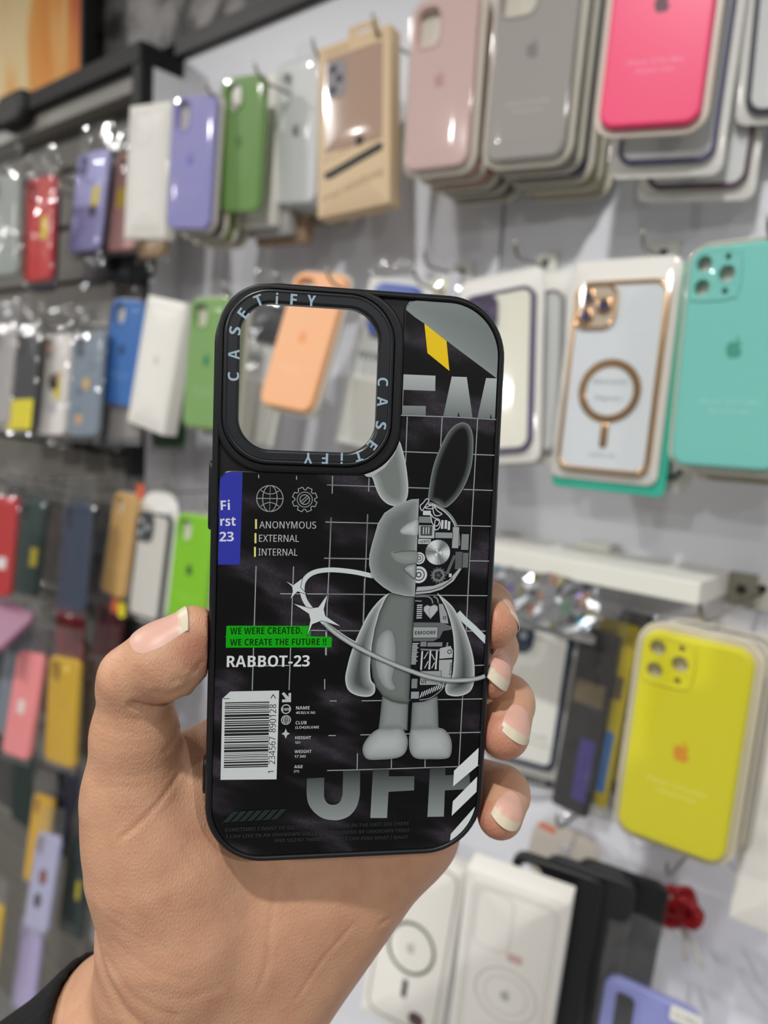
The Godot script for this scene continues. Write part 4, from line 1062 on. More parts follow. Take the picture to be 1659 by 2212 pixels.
func build_hand() -> void:
	# thumb (9 joins it tightly to the palm)
	bone(5, Vector3(-45.1, -15.4, -5), 7.33, Vector3(-53.5, -23, -4.1), 9.61)
	bone(5, Vector3(-53.5, -23, -4.1), 9.61, Vector3(-62.2, -29.2, -7.1), 8.66)
	bone(5, Vector3(-61.9, -29.2, -7.1), 8.66, Vector3(-63.7, -32.2, -9.2), 7.94)
	bone(5, Vector3(-44.3, -22, -6), 6.33, Vector3(-51.1, -27, -3), 7.52)
	bone(9, Vector3(-61.6, -35.7, -10.1), 10.4, Vector3(-61.9, -48.5, -13.1), 11.67)
	bone(9, Vector3(-61.9, -48.5, -13.1), 11.94, Vector3(-62.3, -68.1, -16.1), 13.28)
	bone(0, Vector3(-62.1, -68.1, -16.1), 13.55, Vector3(-56.3, -88.1, -17.9), 18.88)
	bone(0, Vector3(-57.6, -83.7, -17.9), 18, Vector3(-50.2, -110.3, -19.6), 23.26)
	bone(0, Vector3(-44.6, -94.1, -19.7), 15.77, Vector3(-44.1, -121.2, -19.5), 20.25)
	# palm
	bone(0, Vector3(-50.2, -131, -25.4), 25.16, Vector3(-42.8, -66, -25.8), 11.96)
	bone(0, Vector3(-42.8, -66, -25.8), 11.96, Vector3(-28, -54.8, -29.6), 11.92)
	bone(0, Vector3(-41.6, -142.2, -29), 24.25, Vector3(-13.9, -54.9, -31.3), 13.92)
	bone(0, Vector3(-29.6, -143, -28.8), 24.41, Vector3(6.1, -61.5, -30.8), 14.11)
	bone(0, Vector3(-17.5, -143.8, -28.6), 18.44, Vector3(24.3, -89, -30.2), 15.6)
	bone(0, Vector3(24.3, -89, -30.2), 15.6, Vector3(25.7, -73.8, -32.2), 13.16)
	bone(0, Vector3(-24.2, -118.2, -27), 18.1, Vector3(-3.4, -104.5, -28.7), 16.85)
	# wrist and forearm
	bone(0, Vector3(-56.7, -158.2, -40.9), 29.21, Vector3(-64.5, -176.9, -44.8), 37.19)
	bone(0, Vector3(-64.5, -176.9, -44.8), 37.19, Vector3(-123.1, -222.7, -59.8), 23.2)
	bone(0, Vector3(-26.3, -162.1, -38.2), 23.91, Vector3(-59.1, -203.6, -46.2), 24.45)
	# index, middle, ring, little finger
	bone(1, Vector3(-28, -54.8, -29.6), 11.92, Vector3(24.6, -18.8, -38.7), 9.78); bone(1, Vector3(24.6, -18.8, -38.7), 9.78, Vector3(46.3, -12.5, -24.8), 8.47); bone(1, Vector3(46.3, -12.5, -24.8), 8.47, Vector3(43.6, -13.8, -7.6), 7.47)
	bone(2, Vector3(-13.9, -54.9, -31.3), 12.71, Vector3(30.8, -31, -42.2), 10.3); bone(2, Vector3(30.8, -31, -42.2), 10.3, Vector3(48.5, -25.6, -24.6), 8.51); bone(2, Vector3(47.9, -25.4, -22.7), 8.45, Vector3(42.3, -29.7, -6.6), 6.77)
	bone(3, Vector3(6.1, -61.5, -30.8), 12.88, Vector3(35.1, -45.6, -43.9), 10.44); bone(3, Vector3(35.1, -45.6, -43.9), 10.44, Vector3(52.8, -42.2, -20.6), 9.2); bone(3, Vector3(51.9, -42.5, -16.9), 9.21, Vector3(47.9, -47.1, -4.7), 7.62)
	bone(4, Vector3(25.7, -73.8, -32.2), 11.91, Vector3(39.8, -77.5, -43.3), 9.89); bone(4, Vector3(39.8, -77.5, -43.3), 9.89, Vector3(53.1, -72.9, -20.4), 9.14); bone(4, Vector3(51.9, -71.2, -14.8), 8.78, Vector3(47.5, -72.5, -3.7), 6.95)
	every = PackedInt32Array(range(bone_a.size()))

	var root := thing("person", "bare left hand gripping the printed case, black cuff at the wrist", "person")
	root.transform = case_frame
	var arrays := net(1.0)
	var v: PackedVector3Array = arrays[0]
	var idx: PackedInt32Array = arrays[1]
	# creases of the skin: a polyline, its width and depth in millimetres
	var lines := [
		[[Vector3(-60.3, -34, -2), Vector3(-57.8, -35.2, -2), Vector3(-55, -36, -2), Vector3(-50.6, -35.4, -2), Vector3(-47.1, -33.4, -2)], 1.2, 1.8],
		[[Vector3(-59.6, -39.1, -4), Vector3(-55.8, -41.4, -4), Vector3(-52, -41.5, -4), Vector3(-48.7, -39.9, -4)], 1.0, 0.3],
		[[Vector3(-54.3, -29.5, 4), Vector3(-50.6, -30.6, 4), Vector3(-47, -29.1, 4), Vector3(-44.7, -27.4, 2)], 0.9, 0.45],
		[[Vector3(-49.2, -26, 3), Vector3(-46.2, -26.5, 3), Vector3(-43.4, -24.3, 2)], 0.8, 0.4], [[Vector3(-46.4, -23.5, 2), Vector3(-44.1, -24, 2), Vector3(-41.9, -22.2, 2)], 0.7, 0.35],
		[[Vector3(-65.6, -26.5, -2), Vector3(-65.1, -31.7, -4.1), Vector3(-63.4, -36.4, -6.1)], 0.9, 0.25], [[Vector3(-58.9, -23.4, 2), Vector3(-54.9, -26.7, 4.1), Vector3(-52.5, -28, 4)], 0.9, 0.2],
		[[Vector3(-52.2, -49.8, -2), Vector3(-50.1, -47.8, -2), Vector3(-48.7, -44.5, -2)], 1.0, 0.5], [[Vector3(-48.3, -46.7, -4), Vector3(-44.1, -52.2, -4), Vector3(-41.9, -59.1, -4)], 1.4, 0.5],
		[[Vector3(-63.3, -72.6, 0), Vector3(-58.6, -68.8, 0), Vector3(-53.7, -64.3, 0), Vector3(-49.4, -59.5, -1), Vector3(-45.3, -55.8, -3)], 0.9, 0.5],
		[[Vector3(-70, -59.6, -4), Vector3(-64.4, -58.4, -4), Vector3(-58, -59.3, -4)], 0.8, 0.14], [[Vector3(-71.3, -46.2, -4.1), Vector3(-64.5, -47, -4), Vector3(-55.7, -46.5, -4)], 0.8, 0.14], [[Vector3(-70.6, -52.8, -4.1), Vector3(-63.2, -53.7, -4)], 0.7, 0.12],
		[[Vector3(-46.4, -77.8, -5.9), Vector3(-39.8, -87.7, -7.8), Vector3(-32.9, -100.7, -9.7), Vector3(-27.2, -109.6, -11.6)], 0.8, 0.25], [[Vector3(-41.2, -75.3, -5.9), Vector3(-33.1, -86.6, -7.8), Vector3(-24.7, -99.7, -9.7)], 0.8, 0.2],
		[[Vector3(-19.2, -91.9, -13.5), Vector3(-21, -103.7, -13.5), Vector3(-22.1, -117.1, -13.4), Vector3(-26.7, -130.3, -13.4)], 1.0, 0.4], [[Vector3(4.2, -109.6, -13.2), Vector3(-4.2, -118.2, -13.3), Vector3(-12.5, -129.8, -13.3)], 0.9, 0.35],
		[[Vector3(-73.1, -107.1, -6), Vector3(-68.6, -115.9, -5.9), Vector3(-61.7, -124.9, -7.9), Vector3(-51.2, -132.3, -9.7), Vector3(-39.1, -136.2, -11.6)], 1.8, 0.8], [[Vector3(-67.6, -110.3, -4), Vector3(-58.8, -119.4, -5.9), Vector3(-47.1, -124.6, -7.8)], 1.1, 0.35], [[Vector3(-65.1, -103.5, -4), Vector3(-55, -109.7, -5.9), Vector3(-43.3, -113.3, -7.8)], 1.0, 0.25],
		[[Vector3(-69.7, -86.7, -4), Vector3(-61.5, -90.6, -4), Vector3(-52.6, -97.8, -5.9)], 0.8, 0.16], [[Vector3(-68.4, -92.3, -4), Vector3(-58.8, -97, -4), Vector3(-49.9, -104.4, -5.9)], 0.8, 0.18], [[Vector3(-66.5, -97.2, -4), Vector3(-57.5, -101.2, -3.9), Vector3(-45.9, -107.5, -5.9)], 0.8, 0.16], [[Vector3(-59, -85.9, -4), Vector3(-50.1, -92.4, -5.9), Vector3(-42.2, -101.1, -7.8)], 0.8, 0.14],
		[[Vector3(-55.2, -79.2, -4), Vector3(-47.6, -86.9, -5.9), Vector3(-39.6, -96.9, -7.8)], 0.8, 0.14], [[Vector3(-35.8, -85, -7.8), Vector3(-28.9, -96.5, -9.7), Vector3(-23, -108.3, -11.6)], 0.8, 0.16], [[Vector3(-70.4, -55, -6.1), Vector3(-60.6, -55.5, -4), Vector3(-53, -54.7, -4)], 0.8, 0.14], [[Vector3(-71.1, -41.6, -6.1), Vector3(-62, -42.6, -4), Vector3(-53.2, -43.9, -4)], 0.8, 0.16], [[Vector3(-51.8, -52, -4), Vector3(-48.6, -54.8, -4), Vector3(-46.5, -60.3, -4)], 0.8, 0.18],
		[[Vector3(-56, -115.4, -3.9), Vector3(-45.7, -118.9, -5.8), Vector3(-35.1, -118.2, -7.7)], 0.9, 0.22], [[Vector3(21.4, -106.4, -18.7), Vector3(18.4, -109.3, -18.8), Vector3(14, -111.4, -18.8)], 1.2, 0.5]]
	var normals := face_normals(v, idx)
	for i in v.size():
		var p := v[i]
		if normals[i].z < -0.2: continue
		var sink := 0.0
		for l in lines:
			var best := 1e9
			for k in l[0].size() - 1:
				var a: Vector3 = l[0][k]
				var ab := Vector2(l[0][k + 1].x - a.x, l[0][k + 1].y - a.y)
				var pa := Vector2(p.x - a.x, p.y - a.y)
				var t := clampf(pa.dot(ab) / ab.length_squared(), 0.0, 1.0)
				best = minf(best, (pa - ab * t).length_squared())
				if best > 400.0: break
			var w: float = l[1]
			if best < w * w * 9.0: sink += l[2] * (exp(-best / (w * w)) - 0.35 * exp(-best / (w * w * 4.0)))
		v[i] = p - normals[i] * sink
	normals = face_normals(v, idx)
	# skin tone with its own blotches; the finger pads are redder
	var blot := FastNoiseLite.new()
	blot.seed = 3
	blot.frequency = 0.11
	blot.fractal_octaves = 4
	var cols := PackedColorArray()
	cols.resize(v.size())
	var tan_c := srgb(194, 148, 118)
	var red_c := srgb(180, 120, 98)
	var pale_c := srgb(202, 160, 129)
	var pads := [[Vector3(40.1, -14.5, -3.8), 8.58], [Vector3(40.7, -31.4, -3.8), 7.24], [Vector3(43, -47.2, 0), 8.83], [Vector3(43.7, -73, 0), 7.52], [Vector3(-43.9, -19.4, -2), 7.76]]
	for i in v.size():
		var p := v[i]
		var n := blot.get_noise_3d(p.x, p.y, p.z)
		var c := tan_c.lerp(pale_c if n > 0.0 else red_c, absf(n) * 0.5)
		for q in pads:
			var d: float = p.distance_to(q[0]) / q[1] + n * 0.5
			if d < 1.2: c = c.lerp(red_c, clampf((1.2 - d) * 1.3, 0.0, 0.75))
		cols[i] = c
		v[i] = p * 0.001
	var surf := []
	surf.resize(Mesh.ARRAY_MAX)
	surf[Mesh.ARRAY_VERTEX] = v
	surf[Mesh.ARRAY_NORMAL] = normals
	surf[Mesh.ARRAY_COLOR] = cols
	surf[Mesh.ARRAY_INDEX] = idx
	var am := ArrayMesh.new()
	am.add_surface_from_arrays(Mesh.PRIMITIVE_TRIANGLES, surf)
	am.surface_set_material(0, M.skin)
	var body := MeshInstance3D.new()
	body.name = "hand"
	body.mesh = am
	root.add_child(body, true)
	# nails: tip centre, radius, along the finger, away from its back, bed length, half width, free edge
	nail(root, Vector3(-48.2, -17.8, -5.1), 7.84, Vector3(0.723, 0.675, 0.145), Vector3(-0.6, 0.683, 0.416), 14.0, 6.2, 2.6)
	nail(root, Vector3(43.9, -13.6, -9.5), 7.67, Vector3(0.113, -0.55, 0.827), Vector3(0.91, 0.349, 0.224), 10.0, 5.0, 1.6)
	nail(root, Vector3(43.7, -28.6, -9.4), 7.14, Vector3(-0.417, -0.746, 0.519), Vector3(0.354, 0.364, 0.862), 10.0, 4.9, 3.2)
	nail(root, Vector3(48.9, -45.5, -7.5), 8.14, Vector3(-0.394, -0.768, 0.505), Vector3(0.268, 0.383, 0.884), 9.4, 4.9, 2.7)
	nail(root, Vector3(48.3, -71.5, -5.6), 7.43, Vector3(-0.526, -0.719, 0.455), Vector3(0.147, 0.462, 0.875), 9.2, 4.6, 2.6)
	# knitted black cuff round the wrist
	var b := MB.new()
	var c0: Vector3 = [Vector3(-65.8, -176.5, -42.9)][0]
	var c1: Vector3 = [Vector3(-121.7, -218.9, -55.8)][0]
	var ax := (c1 - c0).normalized()
	var sx := Vector3(-ax.y, ax.x, 0).normalized()
	var sz := ax.cross(sx).normalized()
	var list := []
	for st in [[6.0, 0.93], [0.6, 0.95], [0.0, 0.97], [0.6, 1.0], [3.0, 1.0], [8.0, 0.975], [14.0, 0.945], [24.0, 0.91], [40.0, 0.89], [60.0, 0.90], [90.0, 0.98], [130.0, 1.08], [180.0, 1.16], [240.0, 1.22]]:
		var ring := PackedVector3Array()
		for k in 120:
			var a := TAU * k / 120
			var rib := 1.0 + 0.008 * sin(a * 40.0)
			ring.append(c0 + ax * st[0] + (sx * cos(a) * 40.5 + sz * sin(a) * 38.0) * st[1] * rib)
		list.append(ring)
	rings(b, list)
	b.open = true
	# outward winding is checked on one triangle
	var nrm := -(b.v[b.v.size() - 2] - b.v[b.v.size() - 3]).cross(b.v[b.v.size() - 1] - b.v[b.v.size() - 3])
	if nrm.dot(b.v[b.v.size() - 3] - (c0 + ax * 240.0)) < 0.0:
		for i in range(0, b.v.size(), 3):
			var t := b.v[i + 1]
			b.v[i + 1] = b.v[i + 2]
			b.v[i + 2] = t
	part(root, "cuff", b, M.cuff_knit)

func face_normals(v: PackedVector3Array, idx: PackedInt32Array) -> PackedVector3Array:
	var out := PackedVector3Array()
	out.resize(v.size())
	for i in range(0, idx.size(), 3):
		var a := v[idx[i]]
		var n := (v[idx[i + 2]] - a).cross(v[idx[i + 1]] - a)
		out[idx[i]] += n
		out[idx[i + 1]] += n
		out[idx[i + 2]] += n
	for i in out.size(): out[i] = out[i].normalized()
	return out

func net(h: float) -> Array:       # surface nets over the blocks that the skin crosses
	var lo := Vector3.ONE * 1e9
	var hi := -lo
	for i in bone_a.size():
		lo = lo.min(bone_a[i] - Vector3.ONE * (bone_ra[i] + 4)).min(bone_b[i] - Vector3.ONE * (bone_rb[i] + 4))
		hi = hi.max(bone_a[i] + Vector3.ONE * (bone_ra[i] + 4)).max(bone_b[i] + Vector3.ONE * (bone_rb[i] + 4))
	var nb := Vector3i(((hi - lo) / (h * 8.0)).ceil()) + Vector3i.ONE
	var sx := nb.x * 8 + 2
	var sxy := sx * (nb.y * 8 + 2)
	var half := h * 8.0 * 0.5 * 1.7321
	var at := {}
	var v := PackedVector3Array()
	var edges := PackedInt32Array()      # cell, axis, inside first
	var s := PackedFloat32Array()
	s.resize(729)
	for bz in nb.z:
		for by in nb.y:
			for bx in nb.x:
				var o := lo + Vector3(bx, by, bz) * (h * 8.0)
				var c := o + Vector3.ONE * (h * 4.0)
				var near := 1e9
				var dist := PackedFloat32Array()
				dist.resize(bone_a.size())
				for i in bone_a.size():
					var a := bone_a[i]
					var ba := bone_b[i] - a
					var t := clampf((c - a).dot(ba) / ba.length_squared(), 0.0, 1.0)
					dist[i] = (c - a - ba * t).length() - lerpf(bone_ra[i], bone_rb[i], t)
					near = minf(near, dist[i])
				if near > half + 7.0: continue
				if absf(flesh(c, every)) > half + 3.0: continue
				var use := PackedInt32Array()
				for i in bone_a.size():
					if dist[i] < near + half * 2.0 + 9.0: use.append(i)
				var k := 0
				for z in 9:
					for y in 9:
						for x in 9:
							s[k] = flesh(o + Vector3(x, y, z) * h, use)
							k += 1
				for z in 8:
					for y in 8:
						for x in 8:
							k = x + y * 9 + z * 81
							var s0 := s[k]; var s1 := s[k + 1]; var s2 := s[k + 9]; var s3 := s[k + 10]
							var s4 := s[k + 81]; var s5 := s[k + 82]; var s6 := s[k + 90]; var s7 := s[k + 91]
							var inside := int(s0 < 0) + int(s1 < 0) + int(s2 < 0) + int(s3 < 0) + int(s4 < 0) + int(s5 < 0) + int(s6 < 0) + int(s7 < 0)
							var cell := (bx * 8 + x + 1) + (by * 8 + y + 1) * sx + (bz * 8 + z + 1) * sxy
							if inside > 0 and inside < 8:
								var sum := Vector3.ZERO
								var m := 0
								var vals := [s0, s1, s2, s3, s4, s5, s6, s7]
								for e in [[0, 1], [2, 3], [4, 5], [6, 7], [0, 2], [1, 3], [4, 6], [5, 7], [0, 4], [1, 5], [2, 6], [3, 7]]:
									var fa: float = vals[e[0]]
									var fb: float = vals[e[1]]
									if (fa < 0) == (fb < 0): continue
									var t := fa / (fa - fb)
									var pa := Vector3(e[0] & 1, (e[0] >> 1) & 1, e[0] >> 2)
									var pb := Vector3(e[1] & 1, (e[1] >> 1) & 1, e[1] >> 2)
									sum += pa.lerp(pb, t)
									m += 1
								at[cell] = v.size()
								v.append(o + (Vector3(x, y, z) + sum / m) * h)
							if (s0 < 0) != (s1 < 0): edges.append_array(PackedInt32Array([cell, 0, int(s0 < 0)]))
							if (s0 < 0) != (s2 < 0): edges.append_array(PackedInt32Array([cell, 1, int(s0 < 0)]))
							if (s0 < 0) != (s4 < 0): edges.append_array(PackedInt32Array([cell, 2, int(s0 < 0)]))
	var idx := PackedInt32Array()
	var step := [1, sx, sxy]
	for i in range(0, edges.size(), 3):
		var c := edges[i]
		var u: int = step[(edges[i + 1] + 1) % 3]
		var w: int = step[(edges[i + 1] + 2) % 3]
		if not (at.has(c) and at.has(c - u) and at.has(c - w) and at.has(c - u - w)): continue
		var q0: int = at[c - u - w]
		var q1: int = at[c - w]
		var q2: int = at[c]
		var q3: int = at[c - u]
		if edges[i + 2] == 1:       # clockwise seen from outside
			idx.append_array(PackedInt32Array([q0, q2, q1, q0, q3, q2]))
		else:
			idx.append_array(PackedInt32Array([q0, q1, q2, q0, q2, q3]))
	return [v, idx]

func nail(root: Node3D, tip: Vector3, r: float, along: Vector3, back: Vector3, bed: float, half_w: float, free: float) -> void:
	var b := MB.new()
	b.open = true
	along = along.normalized()
	back = (back - along * back.dot(along)).normalized()
	var side := along.cross(back)
	var nu := 13
	var nv := 22
	var top := []
	var tone := []
	var pink := srgb(204, 160, 144)
	var white := srgb(200, 190, 168)
	for j in nv + 1:
		var s := float(j) / nv
		var row := []
		var w := half_w * (0.86 + 0.14 * clampf(s * 2.5, 0.0, 1.0))
		for i in nu + 1:
			var t := float(i) / nu * 2.0 - 1.0
			var y := lerpf(-bed * 0.62 + bed * 0.22 * (1.0 - sqrt(maxf(1.0 - t * t, 0.0))), bed * 0.38 + free - 2.1 * t * t, s)
			var hold := minf(y, bed * 0.38 - 1.2 * t * t)
			var ang := t * w / r * 1.05
			var dir := back * cos(ang) + side * sin(ang)
			var p := tip + along * hold + dir * (r * 1.25)
			for k in 8: p -= dir * flesh(p, every) * 0.8
			if y > hold: p += along * (y - hold) - back * (0.16 * (y - hold))
			row.append(p + dir * (0.06 + 0.14 * (1.0 - t * t)))
			tone.append(pink if y < bed * 0.38 - 1.7 * t * t - 0.3 else white)
		top.append(row)
	for j in nv:
		for i in nu:
			for q in [[0, 0, 1, 0, 1, 1], [0, 0, 1, 1, 0, 1]]:
				b.face(top[j + q[1]][i + q[0]], top[j + q[3]][i + q[2]], top[j + q[5]][i + q[4]], back, 1, tone[(j + 1) * (nu + 1) + i] if tone[j * (nu + 1) + i] == tone[(j + 1) * (nu + 1) + i] else pink.lerp(white, 0.5))
	# the rim drops to the skin
	var loop := []
	for i in nu + 1: loop.append(top[0][i])
	for j in range(1, nv + 1): loop.append(top[j][nu])
	for i in range(nu - 1, -1, -1): loop.append(top[nv][i])
	for j in range(nv - 1, 0, -1): loop.append(top[j][0])
	var mid: Vector3 = top[nv / 2][nu / 2]
	for i in loop.size():
		var p: Vector3 = loop[i]
		var q: Vector3 = loop[(i + 1) % loop.size()]
		var out := (p - mid) - back * (p - mid).dot(back)
		b.face(p, q, q - back * 0.4, out, 2, white)
		b.face(p, q - back * 0.4, p - back * 0.4, out, 2, white)
	part(root, "fingernail", b, M.nail)

# ---------------------------------------------------------------- goods on the white boards (each built in millimetres about its front face)

func apple_shape(h: float) -> Array:
	var body := PackedVector2Array()
	for p in smooth_line(PackedVector2Array([Vector2(0.02, 0.32), Vector2(0.13, 0.37), Vector2(0.25, 0.36), Vector2(0.35, 0.29), Vector2(0.29, 0.19), Vector2(0.265, 0.08), Vector2(0.29, -0.03), Vector2(0.37, -0.12), Vector2(0.40, -0.15), Vector2(0.35, -0.30), Vector2(0.26, -0.44), Vector2(0.17, -0.49), Vector2(0.08, -0.47), Vector2(0.0, -0.45), Vector2(-0.08, -0.47), Vector2(-0.17, -0.49), Vector2(-0.27, -0.41), Vector2(-0.37, -0.23), Vector2(-0.41, -0.02), Vector2(-0.39, 0.17), Vector2(-0.30, 0.30), Vector2(-0.18, 0.36), Vector2(-0.07, 0.34)]), true, 3): body.append(p * h)
	var leaf := PackedVector2Array()
	for p in smooth_line(PackedVector2Array([Vector2(0.0, 0.40), Vector2(0.02, 0.50), Vector2(0.09, 0.59), Vector2(0.18, 0.63), Vector2(0.165, 0.53), Vector2(0.10, 0.44)]), true, 3): leaf.append(p * h)
	return [body, leaf]

func logo(parent: Node, at: Vector2, h: float, col: Color, z := 0.02) -> void:
	var b := MB.new()
	b.open = true
	for s in apple_shape(h):
		var q := PackedVector2Array()
		for p in s: q.append(p + at)
		flat_poly(b, q, z)
	part(parent, "emblem", b, tint(col, 0.5))

func lettering(parent: Node, lines: Array, col: Color, z := 0.02, bold := false) -> void:
	# lines: [text, centre x, baseline y, width, capital height]
	var b := MB.new()
	b.open = true
	for l in lines: put_text(b, l[0], Vector2(l[1] - l[3] / 2, l[2]), Vector2(l[1] + l[3] / 2, l[2]), l[4], z, Color.WHITE, bold)
	part(parent, "lettering", b, tint(col, 0.5))

func tray(parent: Node, w: float, h: float, m: float, col: Color, z := -8.0) -> void:
	var b := MB.new()
	loft_rr(b, w + 2 * m, h + 2 * m, 13 + m, 6, [[40, z - 5.5], [1.2, z - 5.5], [0.2, z - 4.6], [0, z - 3.6], [0.4, z + 0.6], [1.2, z + 1.2], [2.2, z + 1.0], [3.0, z], [40, z]])
	part(parent, "tray", b, tint(col, 0.32))
	var t := MB.new()
	holed_plate(t, 34, 22, 8, [0, 3, 16, 5, 2.4], 4, [[0, -0.6], [0, 0.6]], -0.6, 0.6, 0.05)
	part(parent, "hang_tab", t, M.blister, Vector3.ZERO, Vector3(0, h / 2 + m + 8, z - 3) * 0.001)

func cover(parent: Node, w: float, h: float, r: float, top: float, z := -7.0) -> void:
	var b := MB.new()
	b.open = true
	loft_rr(b, w + 5, h + 5, r + 2, 6, [[0, z], [0.6, z + 3], [1.0, top - 1.6], [1.6, top - 0.5], [3.2, top], [w * 0.3, top + 0.2], [w / 2 + 2.4, top + 0.25]])
	for i in range(0, b.v.size(), 3):
		var n := -(b.v[i + 1] - b.v[i]).cross(b.v[i + 2] - b.v[i])
		var mid := (b.v[i] + b.v[i + 1] + b.v[i + 2]) / 3.0
		if n.dot(Vector3(mid.x, mid.y * 0.4, 30.0 if mid.z > top - 1.0 else 0.0)) < 0.0:
			var t := b.v[i + 1]
			b.v[i + 1] = b.v[i + 2]
			b.v[i + 2] = t
	part(parent, "clear_cover", b, M.blister)

func shell(parent: Node, w: float, h: float, r: float, hole: Array, m: Material, depth := 9.0, called := "shell") -> void:
	var b := MB.new()
	holed_plate(b, w, h, r, hole, 6, [[1.5, -depth], [0.4, -depth + 0.5], [0, -depth + 1.6], [0, -3.0], [0.35, -1.7], [1.1, -0.6], [2.2, -0.1], [3.2, 0.0]], -depth, 0.0, 0.7)
	part(parent, called, b, m)
	if hole.size() > 5:          # a shallow frame round the camera opening
		var f := MB.new()
		var l := []
		for q in [[hole[5], 0.0], [hole[5] - 0.3, 0.55], [hole[5] - 1.0, 0.75], [hole[5] - 2.0, 0.75], [hole[5] - 2.4, 0.0]]:
			l.append(ring3(rr(hole[2] + 2 * q[0], hole[3] + 2 * q[0], hole[4] + q[0], 6), q[1], Vector3(hole[0], hole[1], 0)))
		rings(f, l, true)
		part(parent, "camera_frame", f, m)

func silicone(called: String, label: String, pos: Vector3, ypr: Vector3, w: float, h: float, col: Color, o := {}) -> Node3D:
	var r := thing(called, label, "phone case", pos, ypr, o.get("group", "silicone cases on the white boards"))
	var gloss: float = o.get("coat", 0.0)
	var m := tint(col, o.get("rough", 0.5), gloss)
	var hole: Array = o.get("hole", [-w / 2 + 20.0, h / 2 - 21.5, 25.0, 27.0, 8.0, 3.6])
	if o.get("lenses", false):
		var s := 35.0
		var hx := -w / 2 + 21.5
		var hy := h / 2 - 22.0
		shell(r, w, h, 13, [hx, hy, s, s, 9.0], m)
		var b := MB.new()          # raised camera plate with five real openings
		var cells := [[-9.2, 9.0, 16.6, 17.0, 6.4], [-9.2, -8.8, 16.6, 18.6, 6.4], [8.6, 12.6, 19.0, 9.8, 2.8], [8.6, 0.2, 19.0, 15.0, 6.6], [8.6, -12.8, 19.0, 10.6, 2.8]]
		for c in cells:
			var at := Vector3(hx + c[0], hy + c[1], 0)
			var l := [ring3(rr(c[2], c[3], 0.01, 6), 1.0, at), ring3(rr(c[4] * 2, c[4] * 2, c[4], 6), 1.0, at), ring3(rr(c[4] * 2 - 0.8, c[4] * 2 - 0.8, c[4] - 0.4, 6), 0.5, at), ring3(rr(c[4] * 2 - 0.8, c[4] * 2 - 0.8, c[4] - 0.4, 6), -4.0, at), ring3(rr(c[2], c[3], 0.01, 6), -4.0, at)]
			rings(b, l, true, [-1, 2, 3, 4, -1])
		part(r, "camera_plate", b, m)
		var f := MB.new()
		var l2 := []
		for q in [[2.6, 0.0], [2.2, 0.6], [1.2, 1.0], [-0.2, 1.02], [-0.3, 0.4]]: l2.append(ring3(rr(s + 2 * q[0], s + 2 * q[0], 9.0 + q[0], 6), q[1], Vector3(hx, hy, 0)))
		rings(f, l2, true)
		part(r, "camera_frame", f, m)
	else:
		shell(r, w, h, 13, hole, m)
	if o.has("logo"): logo(r, Vector2(0, o.get("logo_y", 4.0)), 15.0, o.logo)
	if o.has("text"): lettering(r, [[o.text, 0, -h * 0.21, 44, 3.3], ["Silicone Case", 0, -h * 0.25, 30, 3.0]], o.get("ink", Color8(225, 225, 225)))
	if o.get("tray", true): tray(r, w, h, o.get("margin", 5.0), o.get("tray_col", Color8(214, 208, 194)))
	if o.get("cover", true): cover(r, w, h, 13, 2.2)
	return r

func pack_behind(pos: Vector3, ypr: Vector3, w: float, h: float, cols: Array, drop: float, label: String, group: String, side := 0.0) -> void:
	# further packs on the same hook, each a little lower and nearer the wall
	for i in cols.size():
		var back := 18.5 * (i + 1) * 0.001
		var at := pos + Basis.from_euler(Vector3(deg_to_rad(ypr.y), deg_to_rad(ypr.x), deg_to_rad(ypr.z)), EULER_ORDER_YXZ) * Vector3(side * (i + 1) * 0.001, -drop * (i + 1) * 0.001, -back)
		if at.z < -0.045: break
		var r := thing("case_pack", label % cols[i][1], "phone case", at, ypr, group)
		shell(r, w, h, 13, [-w / 2 + 20.0, h / 2 - 21.5, 25.0, 27.0, 8.0], tint(cols[i][0], 0.45))
		tray(r, w, h, 5.0 + (i % 2) * 1.5, Color8(205, 200, 186))

func carton(called: String, label: String, pos: Vector3, ypr: Vector3, w: float, h: float, d: float, m: Material, group := "") -> Node3D:
	var r := thing(called, label, "box", pos, ypr, group)
	var b := MB.new()
	loft_rr(b, w, h, 1.0, 2, [[w / 2, -d], [0.8, -d], [0, -d + 0.8], [0, -0.8], [0.3, -0.25], [0.8, 0], [w / 2, 0]])
	part(r, "body", b, m)
	return r

func outline(parent: Node, called: String, w: float, h: float, rad: float, th: float, at: Vector2, m: Material, z := 0.12) -> void:
	var b := MB.new()
	var l := []
	for q in [[0.0, 0.0], [0.0, z], [th, z], [th, 0.0]]: l.append(ring3(rri(w, h, rad, q[0], 8), q[1], Vector3(at.x, at.y, 0)))
	rings(b, l, true, [-1, 3, -1, -1])
	part(parent, called, b, m)

